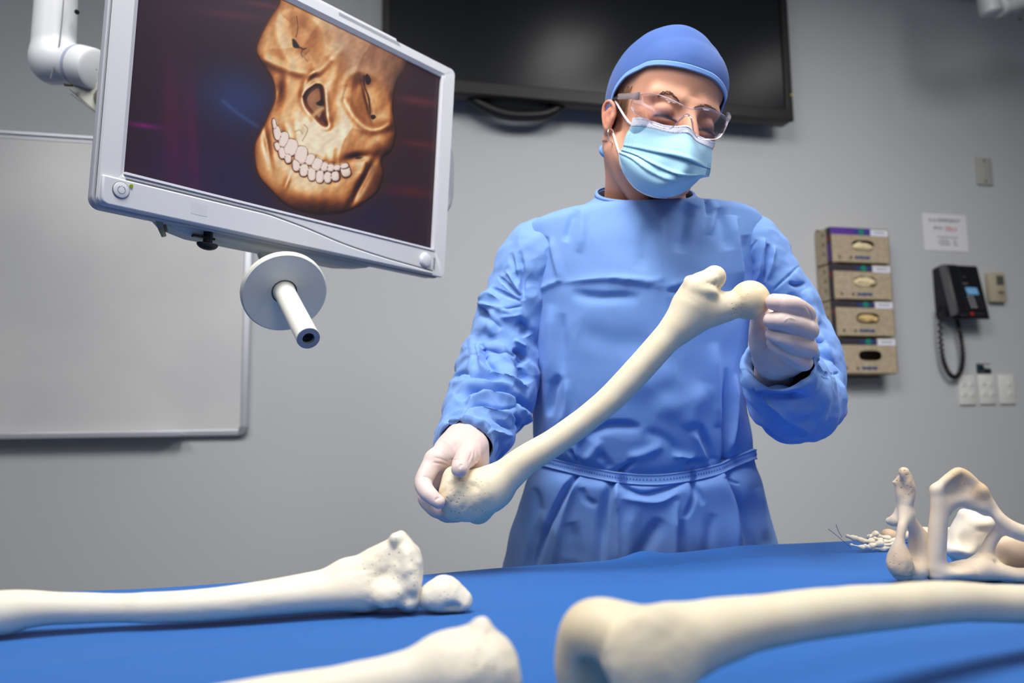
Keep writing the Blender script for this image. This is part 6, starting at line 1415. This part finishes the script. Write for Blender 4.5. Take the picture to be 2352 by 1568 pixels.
GM[:, :, 2] += .0022 * np.exp(-((vv_ - 3.6) / .5) ** 2 - ((uu_ - .74) / .08) ** 2) - .0022 * np.exp(-((vv_ - 2.6) / .7) ** 2 - ((uu_ - .60) / .07) ** 2) + .0016 * np.sin(uu_ * 21 + vv_ * 1.4) * np.exp(-((vv_ - 4.4) / 1.2) ** 2) * np.sin(np.pi * uu_)
MVv = np.array([PD(*p) for p in GM.reshape(-1, 3)])
for i, p in enumerate(GM.reshape(-1, 3)):                                    # keep the cloth outside the face
    fd = face_depth(p[0], p[1])
    if fd is not None and p[2] > fd - .0022: MVv[i] = PD(p[0], p[1], fd - .0022)
MF_ = grid_faces(nv_, nu)[:, ::-1]
vrow = MF_[:, 0] // nu
top_n_ = int(nv_ * 1.02 / 7)
cu = (MF_[:, 0] % nu)
sel_w = vrow < top_n_
mk = link_mesh('face_mask', MVv, MF_[~sel_w], m_mask, person); mk['label'] = 'pleated pale blue face mask with a white nose strip'
UVm = np.stack([(GM[:, :, 0] / 1700).ravel(), (GM[:, :, 1] / 1700).ravel()], 1); set_uv(mk, UVm); solidify(mk, .0010, 0)
bpy.context.view_layer.update()
strip = link_mesh('nose_strip', MVv[:(top_n_ + 1) * nu] - AHEAD * .0004, MF_[sel_w], m_mwhite, mk); set_uv(strip, UVm[:(top_n_ + 1) * nu]); solidify(strip, .0012, 0)
m_stitch = mat('mask_weld_dots', srgb(96, 140, 176), .7)
def gm_at(u, v, off):
    iv, iu = min(int(v / 7 * (nv_ - 1)), nv_ - 1), min(int(u * (nu - 1)), nu - 1); return MVv[iv * nu + iu] - AHEAD * off
EYE = np.array([RIGHT, AHEAD, -DOWN]).T
for v0 in (.30, .88):
    st_ = MB()
    for u in np.linspace(.015, .985, 84): st_.box(gm_at(u, v0, .0014), (.0007, .0004, .0010), R=EYE)
    o = st_.build('weld_row', m_stitch, mk); o['kind'] = 'stuff'
for u0, u1, v0, v1 in ((.012, .070, 1.15, 4.2), (.930, .985, 2.6, 5.0)):
    st_ = MB()
    for u in np.linspace(u0, u1, 6):
        for v in np.linspace(v0, v1, 20): st_.box(gm_at(u, v, .0011), (.0008, .0004, .0006), R=EYE)
    o = st_.build('weld_patch', m_stitch, mk); o['kind'] = 'stuff'
m_loop = mat('ear_loop_white', srgb(232, 234, 240), .7)
MB().tube(spline([PD(1414, 232, 1.150), PD(1424, 250, 1.138), PD(1435, 268, 1.128), PD(1444, 280, 1.120), PD(1453, 287, 1.114)], 24), .00165, 8).build('ear_loop', m_loop, mk, True)
MB().tube(spline([PD(1408, 306, 1.156), PD(1412, 318, 1.150), PD(1417, 335, 1.140), PD(1423, 352, 1.124)], 20), .00165, 8).build('ear_loop', m_loop, mk, True)
MB().tube(spline([PD(1423, 352, 1.124), PD(1426, 378, 1.126), PD(1438, 404, 1.126), PD(1456, 428, 1.112), PD(1478, 443, 1.098), PD(1504, 452, 1.085), PD(1532, 453.5, 1.079)], 40), .0013, 8).build('mask_edge', m_mwhite, mk, True)

# ---- safety glasses
m_lens = bpy.data.materials.new('clear_lens'); m_lens.use_nodes = True
nt = m_lens.node_tree; nt.nodes.remove(nt.nodes['Principled BSDF'])
tr = nd(m_lens, 'ShaderNodeBsdfTransparent'); tr.inputs['Color'].default_value = (.955, .945, .965, 1)
gl = nd(m_lens, 'ShaderNodeBsdfGlossy'); gl.inputs['Roughness'].default_value = .03; gl.inputs['Color'].default_value = (.95, .93, 1, 1)
fr_ = nd(m_lens, 'ShaderNodeFresnel'); fr_.inputs['IOR'].default_value = 1.5
fm = nd(m_lens, 'ShaderNodeMath', operation='MULTIPLY_ADD'); fm.inputs[1].default_value = .45; fm.inputs[2].default_value = .008; lk(m_lens, fr_.outputs[0], fm.inputs[0])
mxs = nd(m_lens, 'ShaderNodeMixShader'); lk(m_lens, fm.outputs[0], mxs.inputs[0]); lk(m_lens, tr.outputs[0], mxs.inputs[1]); lk(m_lens, gl.outputs[0], mxs.inputs[2]); lk(m_lens, mxs.outputs[0], nt.nodes['Material Output'].inputs['Surface'])
m_rimc = mat('clear_frame', srgb(226, 216, 222), .15, .5); bsdf(m_rimc).inputs['Transmission Weight'].default_value = .75; bsdf(m_rimc).inputs['IOR'].default_value = 1.3
lens = [(1449, 243), (1451, 232), (1462.7, 219.8), (1487, 214.6), (1517.8, 219), (1543.6, 229), (1569.4, 242), (1586.6, 250), (1612.5, 247.4), (1638, 251.7), (1659, 262), (1671, 272), (1672, 281), (1659, 310), (1647, 319), (1631, 321), (1612, 320.5), (1598.7, 313.6), (1591.8, 298), (1589, 276), (1583, 267), (1574, 267), (1566, 274), (1552, 286), (1540, 295.6), (1521, 294), (1500.5, 286), (1476, 271.5), (1456, 258)]
def lens_z(x, y): 
    u = (x - 1580) / 95.0
    return 1.030 + .022 * u * u * (1 if x < 1580 else 1.05) + .004 * (y - 270) / 50 * 0
lz = lambda x: float(np.interp(x, [1440, 1455, 1475, 1500, 1530, 1560, 1580, 1600, 1625, 1650, 1673], [1.108, 1.092, 1.074, 1.058, 1.044, 1.034, 1.030, 1.031, 1.038, 1.052, 1.074]))
outl = spline(np.array(lens + [lens[0]]), 160)[:-1]
from mathutils.geometry import delaunay_2d_cdt
pin = [Vector((p[0], p[1])) for p in outl]
gp_ = [(x, y) for x in np.arange(1446, 1674, 5.0) for y in np.arange(214, 324, 6.0)]
gd_ = seg_dist(np.array([q[0] for q in gp_]), np.array([q[1] for q in gp_]), outl)
pts2 = pin + [Vector(q) for q, d in zip(gp_, gd_) if d > 2.5]
vo2, eo2, fo2, _, _, _ = delaunay_2d_cdt(pts2, [], [list(range(len(pin)))], 1, 1e-3)
LZX = np.array([1440, 1455, 1475, 1500, 1530, 1560, 1580, 1600, 1625, 1650, 1673]); LZV = np.array([1.108, 1.092, 1.074, 1.058, 1.044, 1.034, 1.030, 1.031, 1.038, 1.052, 1.074])
_lx = np.linspace(1440, 1673, 240); _lv = np.interp(_lx, LZX, LZV)
for _ in range(60): _lv[1:-1] = (_lv[:-2] + _lv[2:] + 2 * _lv[1:-1]) / 4
lz = lambda x: float(np.interp(x, _lx, _lv))
lverts = [tuple(PD(v.x, v.y, lz(v.x) + .00006 * (v.y - 265) ** 2 / 60)) for v in vo2]
me = bpy.data.meshes.new('lens'); me.from_pydata(lverts, [], [tuple(f) for f in fo2]); me.update(); me.materials.append(m_lens); me.polygons.foreach_set('use_smooth', [True] * len(me.polygons))
glas = thing('safety_glasses', 'clear wraparound safety glasses worn over the blue mask', 'glasses', PD(1560, 265, 1.04))
lo_ = bpy.data.objects.new('lens', me); COL.objects.link(lo_); put_under(lo_, glas); solidify(lo_, .0012, 0)
rp = np.array([PD(p[0], p[1], lz(p[0]) - .0004) for p in outl]); rp = np.vstack([rp, rp[:3]])
MB().tube(rp, .0005, 8, False).build('lens_edge', m_rimc, glas, True)
MB().tube(spline([PD(1592, 300, 1.034), PD(1588, 275, 1.033), PD(1582, 263, 1.032), PD(1573, 263, 1.032), PD(1564, 272, 1.034), PD(1550, 288, 1.040)], 40), .0009, 8).build('nose_bridge', m_rimc, glas, True)
tm_ = MB(); A0, A1 = PD(1466, 220, 1.082), PD(1420, 222, 1.135); ax_ = (A1 - A0) / np.linalg.norm(A1 - A0); yv = np.cross(ax_, -DOWN); yv /= np.linalg.norm(yv); zv = np.cross(ax_, yv)
tm_.box((A0 + A1) / 2, (np.linalg.norm(A1 - A0), .0028, .0082), R=np.array([ax_, yv, zv]).T, bev=.001); tm_.build('temple_arm', m_rimc, glas, True)
E1 = PD(1404, 232, 1.17)
MB().tube([A1, (A1 + E1) / 2, E1], .0022, 8).build('temple_tip', m_black, glas, True)
tm_ = MB(); tm_.box(A0 + ax_ * .004, (.012, .0036, .0105), R=np.array([ax_, yv, zv]).T, bev=.0012); tm_.build('hinge_block', m_rimc, glas, True)
B0, B1 = PD(1671, 276, 1.076), PD(1672, 262, 1.16)
MB().tube(spline([B0, (B0 + B1) / 2 + RIGHT * .002, B1], 10), .003, 8).build('temple_arm', m_rimc, glas, True)

# ---- earring, brows, lashes and stray hair
m_ring = mat('silver_ring', srgb(226, 220, 212), .18, .5, .9)
ec = PD(1404, 312, 1.150); e1, e2 = RIGHT * .55 + AHEAD * .75 + DOWN * .12, DOWN
e1 /= np.linalg.norm(e1)
MB().tube([ec + .0098 * (math.cos(a) * e1 + math.sin(a) * e2) for a in np.linspace(0, 2 * math.pi, 40)], .0009, 8).build('hoop_earring', m_ring, person, True)
m_hair = mat('light_brown_hair', srgb(150, 118, 88), .5); m_brow = mat('brow_hair', srgb(70, 48, 38), .6); m_lash = mat('lash_hair', srgb(24, 22, 40), .5)
def on_face(px, py, off):
    fd = face_depth(px, py); fd = 1.10 if fd is None else fd; return PD(px, py, fd - off)
rr = random.Random(8)
br = MB()
for path, n in (([(1511, 221), (1524, 213), (1540, 214), (1553, 224), (1560, 233)], 170), ([(1594, 249), (1606, 244), (1624, 244), (1640, 250), (1648, 256)], 150)):
    sp = spline(np.array(path, float), n)
    for k in range(n - 4):
        w = 4.6 * math.sin(math.pi * min(1, .15 + k / n))
        p = sp[k] + np.array([rr.uniform(-1, 1), rr.uniform(-w, w)]); q2 = p + (sp[min(k + 6, n - 1)] - sp[k]) * rr.uniform(.9, 1.4) * (1 if path[0][0] < 1580 else 1) + np.array([0, rr.uniform(-1.5, .5)])
        br.tube([on_face(*p, .0003), on_face(*((p + q2) / 2), .0012), on_face(*q2, .0006)], [.00028, .00024, .00008], 4)
o = br.build('eyebrow_hair', m_brow, person, True); o['kind'] = 'stuff'
la = MB()
for sx in (-1, 1):
    for k in range(34):
        t = k / 33 * 2 - 1; x = sx * .0325 + t * .0145
        a0 = hw(x, .0880 - .004 * t * t - (.004 if t * sx > 0 else 0) * t * t, -.0195 - .0012 * (1 - t * t)); d = HYA * .9 - HZA * .55 + HXA * t * .4
        la.tube([a0, a0 + d * .004, a0 + d * .0062 + HZA * .001], [.00026, .0002, .00008], 4)
o = la.build('eyelash_hair', m_lash, person, True); o['kind'] = 'stuff'
ha = MB()
for k in range(46):
    x0 = rr.uniform(1428, 1452); y0 = rr.uniform(196, 214)
    x1 = 1424 + rr.uniform(-6, 14); y1 = rr.uniform(245, 282)
    pts = [on_face(x0, y0, .0015), on_face((x0 + x1) / 2 + rr.uniform(-3, 4), (y0 + y1) / 2, rr.uniform(.001, .004)), on_face(x1, y1, rr.uniform(.0005, .003))]
    ha.tube(spline(pts, 7), .0003, 4)
o = ha.build('stray_hair', m_hair, person, True); o['kind'] = 'stuff'
